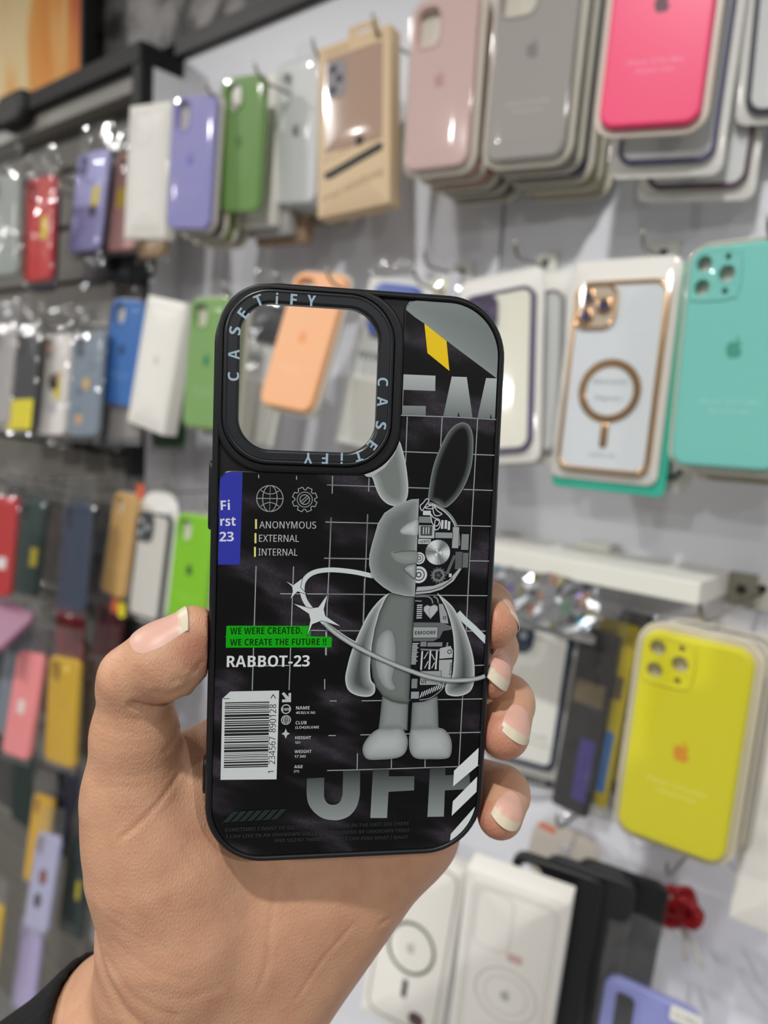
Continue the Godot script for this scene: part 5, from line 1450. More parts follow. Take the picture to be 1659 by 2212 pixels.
func clear_pack(called: String, label: String, pos: Vector3, ypr: Vector3, w: float, h: float, frame: Material, o := {}) -> Node3D:
	# a hanging card with a clear case in a coloured frame under a clear cover
	var r := thing(called, label, "phone case", pos, ypr, o.get("group", ""))
	var cw: float = o.get("cw", w - 14.0)
	var ch: float = o.get("ch", h - 28.0)
	var oy: float = o.get("oy", -4.0)
	var card := MB.new()
	loft_rr(card, w, h, o.get("card_r", 10.0), 6, [[w / 2, -9], [0.6, -9], [0, -8.6], [0, -7.6], [0.6, -7.2], [w / 2, -7.2]])
	part(r, "backing_card", card, o.get("card", M.card))
	var at := Vector3(0, oy, 0)
	var f := MB.new()
	var l := []
	var fw: float = o.get("frame_width", 3.8)
	for q in [[0.0, -6.5], [0.0, -1.6], [0.5, -0.5], [1.4, 0.0], [fw - 0.6, 0.0], [fw, -0.6], [fw, -6.5]]: l.append(ring3(rri(cw, ch, 13, q[0], 8), q[1], at))
	rings(f, l, true, [1, 1, 1, 1, 1, 1, 2])
	part(r, "frame", f, frame)
	var bp := MB.new()
	loft_rr(bp, cw - 7, ch - 7, 10, 6, [[cw / 2 - 3.5, -3], [0, -3], [0, -1.4], [cw / 2 - 3.5, -1.4]], at)
	part(r, "clear_back", bp, o.get("back", tint(Color8(214, 216, 216), 0.25)))
	var cx := -cw / 2 + 21.0
	var cy := oy + ch / 2 - 22.5
	var k := MB.new()
	var l2 := []
	for q in [[39.0, 12.0, -1.0], [39.0, 12.0, 1.2], [37.6, 11.4, 1.8], [35.0, 10.2, 1.8], [34.0, 9.8, 0.6], [34.0, 9.8, -1.0]]: l2.append(ring3(rr(q[0], q[0] * 1.02, q[1], 8), q[2], Vector3(cx, cy, 0)))
	rings(k, l2, true, [1, 1, 2, 2, 3, 3])
	var cam := part(r, "camera_frame", k, frame)
	var fill := MB.new()
	loft_rr(fill, 34.5, 35.2, 10, 6, [[17.2, -1.0], [0, -1.0], [0, 0.5], [17.2, 0.5]], Vector3(cx, cy, 0))
	part(cam, "lens_plate", fill, o.get("lens_plate", frame))
	for q in [[-8.0, 8.4], [-8.0, -8.4], [8.2, 0.2]]:
		var e := MB.new()
		loft_rr(e, 15, 15, 7.5, 6, [[7.5, 0.5], [0, 0.5], [0, 2.0], [0.8, 2.6], [2.2, 2.6], [2.8, 1.6], [7.5, 1.6]], Vector3(cx + q[0], cy + q[1], 0))
		part(cam, "lens_ring", e, frame)
		var g := MB.new()
		loft_rr(g, 8.6, 8.6, 4.3, 6, [[4.3, 1.6], [0, 1.6], [0, 2.2], [4.3, 2.4]], Vector3(cx + q[0], cy + q[1], 0))
		part(cam, "lens", g, o.get("lens", tint(Color8(52, 56, 92), 0.15)))
	if o.get("magnet", false):
		var mg := MB.new()
		var l3 := []
		for q in [[28.0, -1.4], [28.0, -0.4], [27.2, 0.2], [22.2, 0.2], [21.4, -0.4], [21.4, -1.4]]: l3.append(ring3(rr(q[0] * 2, q[0] * 2, q[0], 12), q[1], Vector3(0, oy - 12, 0)))
		rings(mg, l3, true, [1, 2, 3, 4, 5, 6])
		part(r, "magnet_ring", mg, frame)
		var bar := MB.new()
		loft_rr(bar, 6.6, 22, 3.2, 5, [[3.3, -1.4], [0, -1.4], [0, -0.3], [0.5, 0.1], [3.3, 0.1]], Vector3(0, oy - 51, 0))
		part(r, "magnet_bar", bar, frame)
	if o.has("lines"): lettering(r, o.lines, o.get("ink", Color8(120, 122, 124)), -1.3)
	if o.get("cover", true): cover(r, w - 3, h - 6, 10, 3.6, -7.0)
	var t := MB.new()
	holed_plate(t, 34, 20, 8, [0, 2, 16, 5, 2.4], 4, [[0, -0.6], [0, 0.6]], -0.6, 0.6, 0.05)
	part(r, "hang_tab", t, M.blister, Vector3.ZERO, Vector3(0, h / 2 + 7, -8) * 0.001)
	return r

func bag(parent: Node, w: float, h: float, top: float, m: Material, seed_at: int, z := 1.5, head := 26.0) -> void:
	# crumpled film: front and back sheet closed along the rim, with a flat header
	var b := MB.new()
	b.open = true
	var nx := 16
	var ny := 30
	var y0 := -h / 2 - 8.0
	var y1 := h / 2 + top
	for side in [1.0, -1.0]:
		var grid := []
		for j in ny + 1:
			var row := []
			for i in nx + 1:
				var u := float(i) / nx * 2 - 1
				var t := float(j) / ny
				var x := u * (w / 2 + 5.0 - 3.0 * smoothstep(0.86, 1.0, t))
				var y := lerpf(y0, y1, t)
				var bulge := (1 - pow(absf(u), 6.0)) * (1 - pow(absf(clampf((y - 0.0) / (h / 2 + 6.0), -1.0, 1.0)), 8.0))
				var n := sheet_noise.get_noise_3d(x * 0.9 + seed_at * 71.0, y * 0.75, side * 40.0)
				var zz: float = (z + 1.2 + n * 2.2) * bulge if side > 0 else -10.5 * bulge + n * 1.0 * bulge
				zz += sheet_noise.get_noise_3d(x * 2.0 + seed_at * 13.0, y * 2.2, 7.0) * 3.0 * smoothstep(h / 2 - 2.0, h / 2 + 6.0, y) + (-4.0) * (1.0 - bulge)
				if bulge < 0.02: zz = -4.0 + sheet_noise.get_noise_3d(x * 2.0 + seed_at * 13.0, y * 2.2, 7.0) * 4.0 + side * 0.15
				row.append(Vector3(x, y, maxf(zz, 0.7) if side > 0 and bulge > 0.6 else zz))
			grid.append(row)
		for j in ny:
			for i in nx:
				b.face(grid[j][i], grid[j][i + 1], grid[j + 1][i + 1], Vector3(0, 0, side), 2 if side > 0 else 3)
				b.face(grid[j][i], grid[j + 1][i + 1], grid[j + 1][i], Vector3(0, 0, side), 2 if side > 0 else 3)
	part(parent, "bag", b, m)

func bagged(called: String, label: String, pos: Vector3, ypr: Vector3, w: float, h: float, m: Material, o := {}) -> Node3D:
	var r := thing(called, label, "phone case", pos, ypr, o.get("group", "bagged cases on the black rack"))
	shell(r, w, h, 12, o.get("hole", [-w / 2 + 18.0, h / 2 - 22.0, 20.0, 30.0, 8.0, 3.2]), m)
	if o.has("sticker"):
		for s in o.sticker:      # [x, y, w, h, colour]
			var b := MB.new()
			loft_rr(b, s[2], s[3], 1.0, 2, [[minf(s[2], s[3]) / 2, 0.0], [0, 0.0], [0, 0.45], [minf(s[2], s[3]) / 2, 0.45]], Vector3(s[0], s[1], 0))
			part(r, "sticker", b, tint(s[4], 0.5))
	if o.has("logo"): logo(r, Vector2(0, 4), 15.0, o.logo)
	if o.has("text"): lettering(r, [[o.text, 0, -h * 0.2, 40, 3.2]], o.get("ink", Color8(220, 220, 220)))
	if o.get("bag", true): bag(r, w, h, o.get("top", 44.0), o.get("film", M.bag_film), o.get("seed", 1))
	return r

func build_products() -> void:
	var top := "cases on the upper row of hooks"
	# upper row, from the black rack to the right
	var c := carton("retail_box", "tall white carton with a faint embossed case outline, beside the lilac case", Vector3(-0.9794, 1.7596, 0.0817), Vector3(5.8, 1.5, -4.7), 88, 175, 16, M.box_white, "white retail cartons")
	outline(c, "embossed_outline", 74, 152, 11, 0.9, Vector2(0, 3), M.box_print)
	outline(c, "embossed_camera", 36, 38, 10, 0.7, Vector2(-14, 55), M.box_print)
	lettering(c, [["Silicone Case", 0, -30, 30, 2.6]], Color8(196, 195, 190))
	var at := [Vector3(-0.853, 1.747, 0.1009), Vector3(8.4, 2.4, -5)]
	silicone("silicone_case", "lilac silicone case with a tall camera opening, between white carton and green case", at[0], at[1], 76.5, 158, Color8(148, 145, 204), {"logo": Color8(112, 112, 190), "text": "iPhone 12", "ink": Color8(166, 162, 220), "hole": [-18.0, 56.0, 21.0, 34.0, 9.0, 4.0], "coat": 0.6, "margin": 3.5})
	pack_behind(at[0], at[1], 76.5, 158, [[Color8(70, 66, 70), "charcoal"], [Color8(120, 150, 40), "moss green"], [Color8(150, 140, 130), "beige"]], 2.5, "%s silicone case stacked behind the lilac one", "stack behind the lilac case")
	at = [Vector3(-0.7897, 1.765, 0.0755), Vector3(4.4, 4.7, -6)]
	silicone("silicone_case", "glossy leaf green case under clear plastic on the upper row", at[0], at[1], 74, 154, Color8(112, 156, 76), {"coat": 0.8, "logo": Color8(80, 122, 52), "hole": [-14.0, 54.0, 25.0, 30.0, 10.0, 4.0], "tray": false})
	c = carton("retail_box", "plain white carton hanging behind the glossy leaf green case", Vector3(-0.8131, 1.7681, 0.0401), Vector3(3.3, 1.5, -1.8), 90, 178, 14, M.box_white, "white retail cartons")
	for i in 2:
		var k := carton("retail_box", "%s carton deeper on the hook behind the leaf green case" % ["pale grey", "tan"][i], [Vector3(-0.8131, 1.7681, 0.0401), Vector3(3.3, 1.5, -1.8)][0] + Vector3(0.012 * (i + 1), -0.008 * (i + 1), -0.018 * (i + 1)), [Vector3(-0.8131, 1.7681, 0.0401), Vector3(3.3, 1.5, -1.8)][1], 90, 178, 15, tint([Color8(176, 174, 172), Color8(158, 130, 104)][i], 0.6), "white retail cartons")
	at = [Vector3(-0.731, 1.7789, 0.0374), Vector3(-3.2, 5.7, -5.9)]
	silicone("silicone_case", "white case in a clear pack beside the brown cardboard box", at[0], at[1], 76, 158, Color8(228, 229, 230), {"logo": Color8(120, 122, 126), "hole": [-20.0, 52.0, 18.0, 30.0, 8.0, 4.0], "coat": 0.7, "tray_col": Color8(212, 213, 214), "margin": 3.5})
	pack_behind(at[0], at[1], 76, 158, [[Color8(205, 205, 206), "white"], [Color8(150, 120, 92), "tan"], [Color8(120, 112, 104), "taupe"]], 5.0, "%s case stacked behind the white one by the cardboard box", "stack behind the white case")
	kraft_box()
	at = [Vector3(-0.4993, 1.7782, 0.06), Vector3(4.3, 3, -1.8)]
	silicone("silicone_case", "dusty rose silicone case on the upper row beside the brown cardboard box", at[0], at[1], 76.5, 158, Color8(208, 178, 173), {"logo": Color8(186, 148, 142), "text": "iPhone 11", "ink": Color8(216, 186, 182), "hole": [-17.0, 54.0, 26.0, 34.0, 9.0, 3.6], "coat": 0.35, "margin": 6.0})
	pack_behind(at[0], at[1], 76.5, 158, [[Color8(196, 160, 156), "pale rose"], [Color8(184, 140, 128), "salmon"], [Color8(110, 96, 90), "brown"], [Color8(84, 80, 78), "dark grey"]], 3.2, "%s silicone case stacked behind the dusty rose one", "stack behind the dusty rose case", 3.0)
	at = [Vector3(-0.4031, 1.7796, 0.0474), Vector3(7.5, 2.2, -2.2)]
	silicone("silicone_case", "stone grey silicone case with a bright lamp reflection near its corner", at[0], at[1], 81, 166, Color8(160, 155, 150), {"logo": Color8(128, 124, 124), "text": "iPhone 11 Pro Max", "ink": Color8(196, 192, 188), "hole": [-18.0, 60.0, 34.0, 32.0, 9.0, 3.4], "coat": 0.55, "margin": 6.0, "logo_y": 12.0})
	pack_behind(at[0], at[1], 81, 166, [[Color8(150, 146, 140), "grey"], [Color8(56, 60, 84), "slate blue"], [Color8(176, 164, 120), "sand"], [Color8(190, 180, 150), "cream"]], 3.6, "%s silicone case stacked behind the stone grey one", "stack behind the stone grey case", 4.0)
	at = [Vector3(-0.2776, 1.7822, 0.0597), Vector3(15.2, 1.7, -1.9)]
	silicone("silicone_case", "hot pink silicone case with a dark emblem in a clear tray", at[0], at[1], 81, 166, Color8(244, 67, 117), {"logo": Color8(96, 48, 66), "text": "iPhone 13 Pro Max", "ink": Color8(250, 160, 190), "rough": 0.35, "cover": false, "margin": 6.0, "logo_y": 10.0, "lenses": true})
	clear_pack("framed_case", "clear case with a navy frame hanging behind the hot pink case", at[0] + Vector3(0.004, -0.022, -0.032), at[1], 94, 184, tint(Color8(66, 62, 104), 0.35), {"group": "framed cases behind the pink case"})
	clear_pack("framed_case", "clear case with a maroon frame, last on the hook of the hot pink case", at[0] + Vector3(0.020, -0.034, -0.066), at[1], 98, 188, tint(Color8(74, 44, 62), 0.35), {"group": "framed cases behind the pink case"})
	at = [Vector3(-0.1873, 1.7987, -0.0128), Vector3(24.8, 2, 1.3)]
	clear_pack("framed_case", "white backed clear case with a dark frame beside the hot pink case", at[0], at[1], 92, 178, tint(Color8(58, 62, 72), 0.35), {"oy": 0.0, "ch": 164.0})
	# middle row
	silicone("silicone_case", "cornflower blue silicone case at the rack end of the middle row", Vector3(-1.0243, 1.5156, 0.0884), Vector3(5.6, -4, -4.7), 75, 152, Color8(52, 109, 180), {"logo": Color8(26, 40, 70), "text": "iPhone 12", "ink": Color8(140, 180, 220), "margin": 2.5})
	c = carton("retail_box", "narrow white carton with an embossed frame, between blue and sage green cases", Vector3(-0.9332, 1.4987, 0.0919), Vector3(1.5, -3.2, -9.7), 88, 178, 22, M.box_white, "white retail cartons")
	outline(c, "embossed_outline", 76, 156, 8, 0.8, Vector2(0, 0), M.box_print)
	logo(c, Vector2(0, 6), 12, Color8(196, 194, 188), 0.1)
	at = [Vector3(-0.7848, 1.4984, 0.1183), Vector3(3.2, -2.2, -1.5)]
	silicone("silicone_case", "sage green silicone case with a dark green emblem on the middle row", at[0], at[1], 76.5, 158, Color8(126, 167, 97), {"logo": Color8(44, 130, 84), "text": "iPhone 12", "ink": Color8(170, 205, 160), "margin": 3.0})
	pack_behind(at[0], at[1], 76.5, 158, [[Color8(120, 150, 96), "olive"]], 3.0, "%s silicone case stacked behind the sage green one", "stack behind the sage green case", -4.0)
	at = [Vector3(-0.6432, 1.5266, 0.0944), Vector3(8.2, -13.4, -6.2)]
	silicone("silicone_case", "peach orange silicone case seen through the camera opening of the held case", at[0], at[1], 76.5, 158, Color8(240, 178, 130), {"logo": Color8(236, 150, 92), "text": "iPhone 13", "ink": Color8(250, 205, 170), "cover": false, "margin": 4.0})
	window_cards()
	at = [Vector3(-0.4041, 1.5015, 0.0686), Vector3(3.2, -8.7, 7.9)]
	clear_pack("framed_case", "cream backed clear case with a plum frame, partly hidden by the held case", at[0], at[1], 92, 185, tint(Color8(78, 66, 104), 0.35), {"back": tint(Color8(222, 220, 204), 0.3), "lens_plate": tint(Color8(60, 50, 76), 0.2)})
	for i in 2:
		clear_pack("framed_case", "%s framed clear case deeper on the hook behind the plum framed one" % ["grey", "white"][i], at[0] + Vector3(0.016 * (i + 1), 0.003 * i, -0.027 * (i + 1)), at[1], 92, 185, tint([Color8(150, 148, 150), Color8(205, 204, 204)][i], 0.4), {"group": "framed cases behind the plum one"})
	gold_pack()
	at = [Vector3(-0.1841, 1.5087, 0.0838), Vector3(-3.8, -1.2, 0.9)]
	silicone("silicone_case", "mint teal silicone case with five camera openings beside the gold framed case", at[0], at[1], 83, 168, Color8(116, 196, 186), {"logo": Color8(58, 150, 130), "text": "iPhone 13 Pro Max", "ink": Color8(160, 216, 206), "lenses": true, "margin": 5.0, "logo_y": 6.0})
	pack_behind(at[0], at[1], 83, 168, [[Color8(170, 160, 130), "sand"], [Color8(110, 92, 66), "brown"], [Color8(150, 140, 130), "taupe"]], 2.5, "%s silicone case stacked behind the mint teal one", "stack behind the mint teal case")
	# lower rows
	silicone("silicone_case", "tan silicone case beside the black post on the third row", Vector3(-1.0144, 1.2365, 0.0944), Vector3(-4.5, -8, -0.7), 75, 152, Color8(198, 158, 95), {"logo": Color8(186, 150, 92), "margin": 2.0, "text": "iPhone 11", "ink": Color8(220, 190, 140)})
	clear_pack("framed_case", "clear case with a black frame on a tall white card, beside the lime case", Vector3(-0.9338, 1.2312, 0.0952), Vector3(-0.4, -7.6, 2.1), 92, 185, tint(Color8(42, 48, 46), 0.4), {"card_r": 30.0, "oy": -12.0, "ch": 150.0, "lens_plate": tint(Color8(60, 66, 70), 0.3), "lens": tint(Color8(190, 196, 200), 0.2), "back": tint(Color8(206, 203, 196), 0.3)})
	silicone("silicone_case", "bright lime green silicone case touched by the thumb's silhouette", Vector3(-0.8238, 1.2299, 0.1063), Vector3(2.9, -6.7, 1.6), 75, 152, Color8(126, 194, 8), {"logo": Color8(40, 70, 20), "text": "iPhone 11", "ink": Color8(180, 220, 100), "margin": 2.5})
	at = [Vector3(-0.3952, 1.1536, -0.0335), Vector3(19.1, -1.7, -2.9)]
	var nv := clear_pack("framed_case", "clear case with a navy frame and round lenses hanging under the shelf", at[0], at[1], 92, 190, tint(Color8(34, 48, 76), 0.35), {"cw": 83.0, "ch": 168.0, "oy": 4.0, "frame_width": 6.5, "cover": false, "back": tint(Color8(238, 238, 230), 0.35), "lens_plate": tint(Color8(70, 78, 92), 0.2), "lens": tint(Color8(170, 176, 180), 0.2), "lines": [["CLEAR", 18, -46, 20, 4.0], ["PROTECTION", 18, -54, 26, 3.0]]})
	var lab := MB.new()
	loft_rr(lab, 78, 9, 1, 2, [[4.5, 3.7], [0, 3.7], [0, 4.2], [4.5, 4.2]], Vector3(4, -91, 0))
	var lp := part(nv, "black_label", lab, M.print_black)
	lettering(lp, [["PROTECTOR", 10, -93, 50, 4.2]], Color8(190, 190, 190), 4.25, true)
	foil_header()
	dark_packs()
	at = [Vector3(-0.1792, 1.213, 0.1151), Vector3(6, -2, -1.4)]
	silicone("silicone_case", "bright yellow silicone case with an orange emblem on a cream tray", at[0], at[1], 81, 166, Color8(219, 212, 17), {"logo": Color8(222, 150, 20), "text": "iPhone 12 Pro Max", "ink": Color8(236, 236, 130), "lenses": true, "margin": 6.0, "logo_y": -6.0, "tray_col": Color8(214, 206, 188)})
	pack_behind(at[0], at[1], 81, 166, [[Color8(190, 180, 60), "mustard"], [Color8(60, 58, 54), "charcoal"], [Color8(90, 84, 76), "brown"]], 1.0, "%s silicone case stacked behind the bright yellow one", "stack behind the yellow case", 3.0)
	low_boxes()

func kraft_box() -> void:
	var at := [Vector3(-0.6203, 1.7645, 0.0543), Vector3(9, -3.5, 5.7)]
	var c := carton("retail_box", "brown cardboard box with a taupe case pictured in its window and black print", at[0], at[1], 95, 190, 22, M.kraft)
	var w := MB.new()
	loft_rr(w, 76, 104, 3, 4, [[38, -0.2], [0, -0.2], [0, 0.3], [0.6, 0.5], [38, 0.5]], Vector3(0, 28, 0))
	var win := part(c, "window_picture", w, tint(Color8(178, 150, 132), 0.25, 0.8))
	var k := MB.new()
	loft_rr(k, 26, 42, 10, 6, [[13, 0.5], [0, 0.5], [0, 1.0], [13, 1.0]], Vector3(-22, 54, 0))
	part(win, "camera_picture", k, tint(Color8(150, 146, 148), 0.3))
	for p in [[-26, 66], [-18, 54], [-26, 43]]:
		var e := MB.new()
		loft_rr(e, 10, 10, 5, 6, [[5, 1.0], [0, 1.0], [0, 1.3], [5, 1.3]], Vector3(p[0], p[1], 0))
		part(win, "lens_picture", e, tint(Color8(84, 86, 96), 0.25))
	var pen := MB.new()
	slab(pen, PackedVector2Array([Vector2(-38, -52), Vector2(-30, -54), Vector2(38, -36), Vector2(39, -30), Vector2(34, -28), Vector2(-32, -45), Vector2(-38, -46)]), 0.0, 0.4)
	part(c, "black_bar_print", pen, M.print_black)
	var dot := MB.new()
	loft_rr(dot, 11, 11, 5.5, 6, [[5.5, 0.5], [0, 0.5], [0, 0.9], [5.5, 0.9]], Vector3(9, -20, 0))
	part(c, "dot_print", dot, M.print_black)
	var b := MB.new()
	b.open = true
	put_text(b, "your satisfying", Vector2(-40, -78), Vector2(40, -62), 7.5, 0.05, Color.WHITE, false, true)
	put_text(b, "PU LEATHER", Vector2(-38, -34), Vector2(22, -22), 3.4, 0.05)
	put_text(b, "VORSON", Vector2(-38, 84), Vector2(-8, 84), 4.0, 0.05)
	part(c, "lettering", b, M.print_brown)
	var t := MB.new()
	holed_plate(t, 40, 22, 4, [0, 2, 18, 5, 2.4], 4, [[0, -0.6], [0, 0.6]], -0.6, 0.6, 0.05)
	part(c, "hang_tab", t, M.kraft, Vector3.ZERO, Vector3(4, 105, -14) * 0.001)

func gold_pack() -> void:
	var at := [Vector3(-0.2941, 1.5002, 0.0526), Vector3(4.2, -3.3, -0.1)]
	var r := clear_pack("framed_case", "clear case with a gold frame and gold magnet ring in a clear pack", at[0], at[1], 98, 195, M.gold, {"magnet": true, "cw": 84.0, "ch": 168.0, "oy": -6.0, "lens_plate": tint(Color8(190, 176, 158), 0.2, 0.6), "back": tint(Color8(214, 220, 224), 0.25),
		"lines": [["MAGSAFE", 0, -12, 30, 4.0], ["Magnetic", 0, -26, 24, 3.6], ["FASHION CASE", 0, -76, 24, 3.0]]})
	var b := MB.new()
	loft_rr(b, 103, 198, 6, 4, [[51, -13], [0.4, -13], [0, -12.6], [0, -9.8], [0.4, -9.4], [51, -9.4]], Vector3(4, -7, 0))
	part(r, "teal_card", b, tint(Color8(46, 178, 152), 0.5))
	var c := clear_pack("framed_case", "dark framed clear case deeper on the hook behind the gold framed one", at[0] + Vector3(0.014, -0.006, -0.042), at[1], 98, 195, tint(Color8(60, 62, 60), 0.4))

func window_cards() -> void:
	# carded cases hanging beyond the held case, seen through its camera opening
	for s in [[Vector3(-0.7846, 1.5021, 0.03), Color8(54, 54, 62), "NEW", "card headed NEW under a dark case, left of the peach case", 4.0], [Vector3(-0.5865, 1.5053, 0.02), Color8(70, 96, 170), "NEW", "card headed NEW under a blue case, right of the peach case", 5.0]]:
		var r := thing("carded_case", s[3], "phone case", s[0], Vector3(4, -5, -8), "carded cases behind the peach case")
		var card := MB.new()
		loft_rr(card, 92, 196, 4, 4, [[46, -2], [0, -2], [0, 0], [46, 0]])
		part(r, "backing_card", card, M.card)
		var strip := MB.new()
		loft_rr(strip, 88, 44, 2, 3, [[22, 0], [0, 0], [0, 0.4], [22, 0.4]], Vector3(0, 8, 0))
		part(r, "pale_strip", strip, tint(Color8(206, 208, 206), 0.5))
		lettering(r, [[s[2], -20, 4, 34, 9.0]], Color8(70, 72, 78), 0.5, true)
		var cs := MB.new()
		loft_rr(cs, 66, 60, 12, 6, [[30, 0], [0, 0], [0, 6], [1.0, 7.6], [3, 8], [30, 8]], Vector3(2, 62, 0))
		part(r, "case_top", cs, tint(s[1], 0.4))
		var low := MB.new()
		loft_rr(low, 80, 78, 8, 5, [[39, 0], [0, 0], [0, 5], [1, 6], [39, 6]], Vector3(0, -58, 0))
		part(r, "case_body", low, tint(Color8(206, 206, 198), 0.3))
		bag(r, 96, 200, 24, M.bag_film, 9, 9.0)
	# boxed items whose tops show above the held case
	var at: Vector3 = Vector3(-0.5554, 1.5845, 0)
	var c := carton("retail_box", "pale carton with a slate print band, top showing above the held case", at + Vector3(0, -0.06, 0), Vector3(5, -3, 0), 96, 170, 22, tint(Color8(196, 196, 204), 0.4))
	for p in [[-34, 68, 22, 18, Color8(84, 88, 108)], [22, 66, 26, 26, Color8(222, 218, 196)], [-6, 72, 28, 8, Color8(150, 152, 160)]]:
		var q := MB.new()
		slab(q, shifted(rr(p[2], p[3], 1, 2), Vector2(p[0], p[1])), 0.0, 0.3)
		part(c, "print_block", q, tint(p[4], 0.5))

func shifted(p: PackedVector2Array, by: Vector2) -> PackedVector2Array:
	var q := PackedVector2Array()
	for v in p: q.append(v + by)
	return q

func foil_header() -> void:
	# iridescent foil bag hanging from the shelf above the navy framed case
	var r := thing("foil_bag", "crumpled iridescent foil bag hanging just below the white shelf", "bag", Vector3(-0.3484, 1.2847, 0.045), Vector3(12, -14, -3))
	var b := MB.new()
	b.open = true
	var cols := [Color8(196, 198, 204), Color8(150, 190, 170), Color8(170, 160, 210), Color8(210, 170, 150), Color8(150, 190, 214), Color8(206, 202, 170), Color8(120, 122, 128)]
	var rng := RandomNumberGenerator.new()
	rng.seed = 4
	var grid := []
	for j in 7:
		var row := []
		for i in 15:
			row.append(Vector3(-60 + i * 8.2 + rng.randf_range(-2.5, 2.5), -26 + j * 8.2 + rng.randf_range(-2.5, 2.5), rng.randf_range(-3, 3) + 4.0 * sin(i * 0.9)))
		grid.append(row)
	for j in 6:
		for i in 14:
			var c: Color = cols[maxi(0, rng.randi_range(-14, cols.size() - 1))].srgb_to_linear()
			b.face(grid[j][i], grid[j][i + 1], grid[j + 1][i + 1], Vector3.BACK, -1, c)
			b.face(grid[j][i], grid[j + 1][i + 1], grid[j + 1][i], Vector3.BACK, -1, c)
	var m := mat("foil", Color.WHITE, 0.16, 0.85)
	m.vertex_color_use_as_albedo = true
	part(r, "foil_sheet", b, m)
	var s := MB.new()
	box(s, Vector3(-0.058, -0.032, -0.008), Vector3(0.058, -0.024, -0.004), 0.5)
	part(r, "seam", s, tint(Color8(120, 118, 116), 0.4))

func dark_packs() -> void:
	# tall dark and yellow accessory packs between the navy framed and the yellow case
	var spots := [[Vector3(-0.3154, 1.154, -0.01), Color8(34, 33, 34), Color8(62, 52, 120), "charcoal bagged pack with a violet band beside the navy framed case"], [Vector3(-0.3046, 1.1623, -0.028), Color8(196, 176, 30), Color8(60, 120, 190), "yellow bagged pack with a blue band between the navy framed and yellow cases"], [Vector3(-0.2921, 1.1713, -0.046), Color8(44, 42, 42), Color8(176, 158, 28), "black bagged pack with yellow print beside the bright yellow case"]]
	for i in 3:
		var s: Array = spots[i]
		var r := thing("accessory_pack", s[3], "pack", s[0], Vector3(0, -4, -3), "accessory packs under the shelf")
		var b := MB.new()
		loft_rr(b, 40, 190, 4, 3, [[20, -7], [0.5, -7], [0, -6.5], [0, -0.5], [0.5, 0], [20, 0]])
		part(r, "card", b, tint(s[1], 0.5))
		var q := MB.new()
		slab(q, shifted(rr(16, 64, 2, 2), Vector2(8, -48)), 0.0, 0.5)
		part(r, "print_band", q, tint(s[2], 0.5))
		var t := MB.new()
		slab(t, shifted(rr(32, 24, 2, 2), Vector2(0, 30)), 0.0, 0.5)
		part(r, "print_block", t, tint(Color8(96, 84, 60), 0.5))
		if i == 2: lettering(r, [["CASE", 0, -8, 30, 6.0]], Color8(196, 180, 40), 0.6, true)
		bag(r, 43, 194, 30, M.bag_film, 20 + i, 2.0)

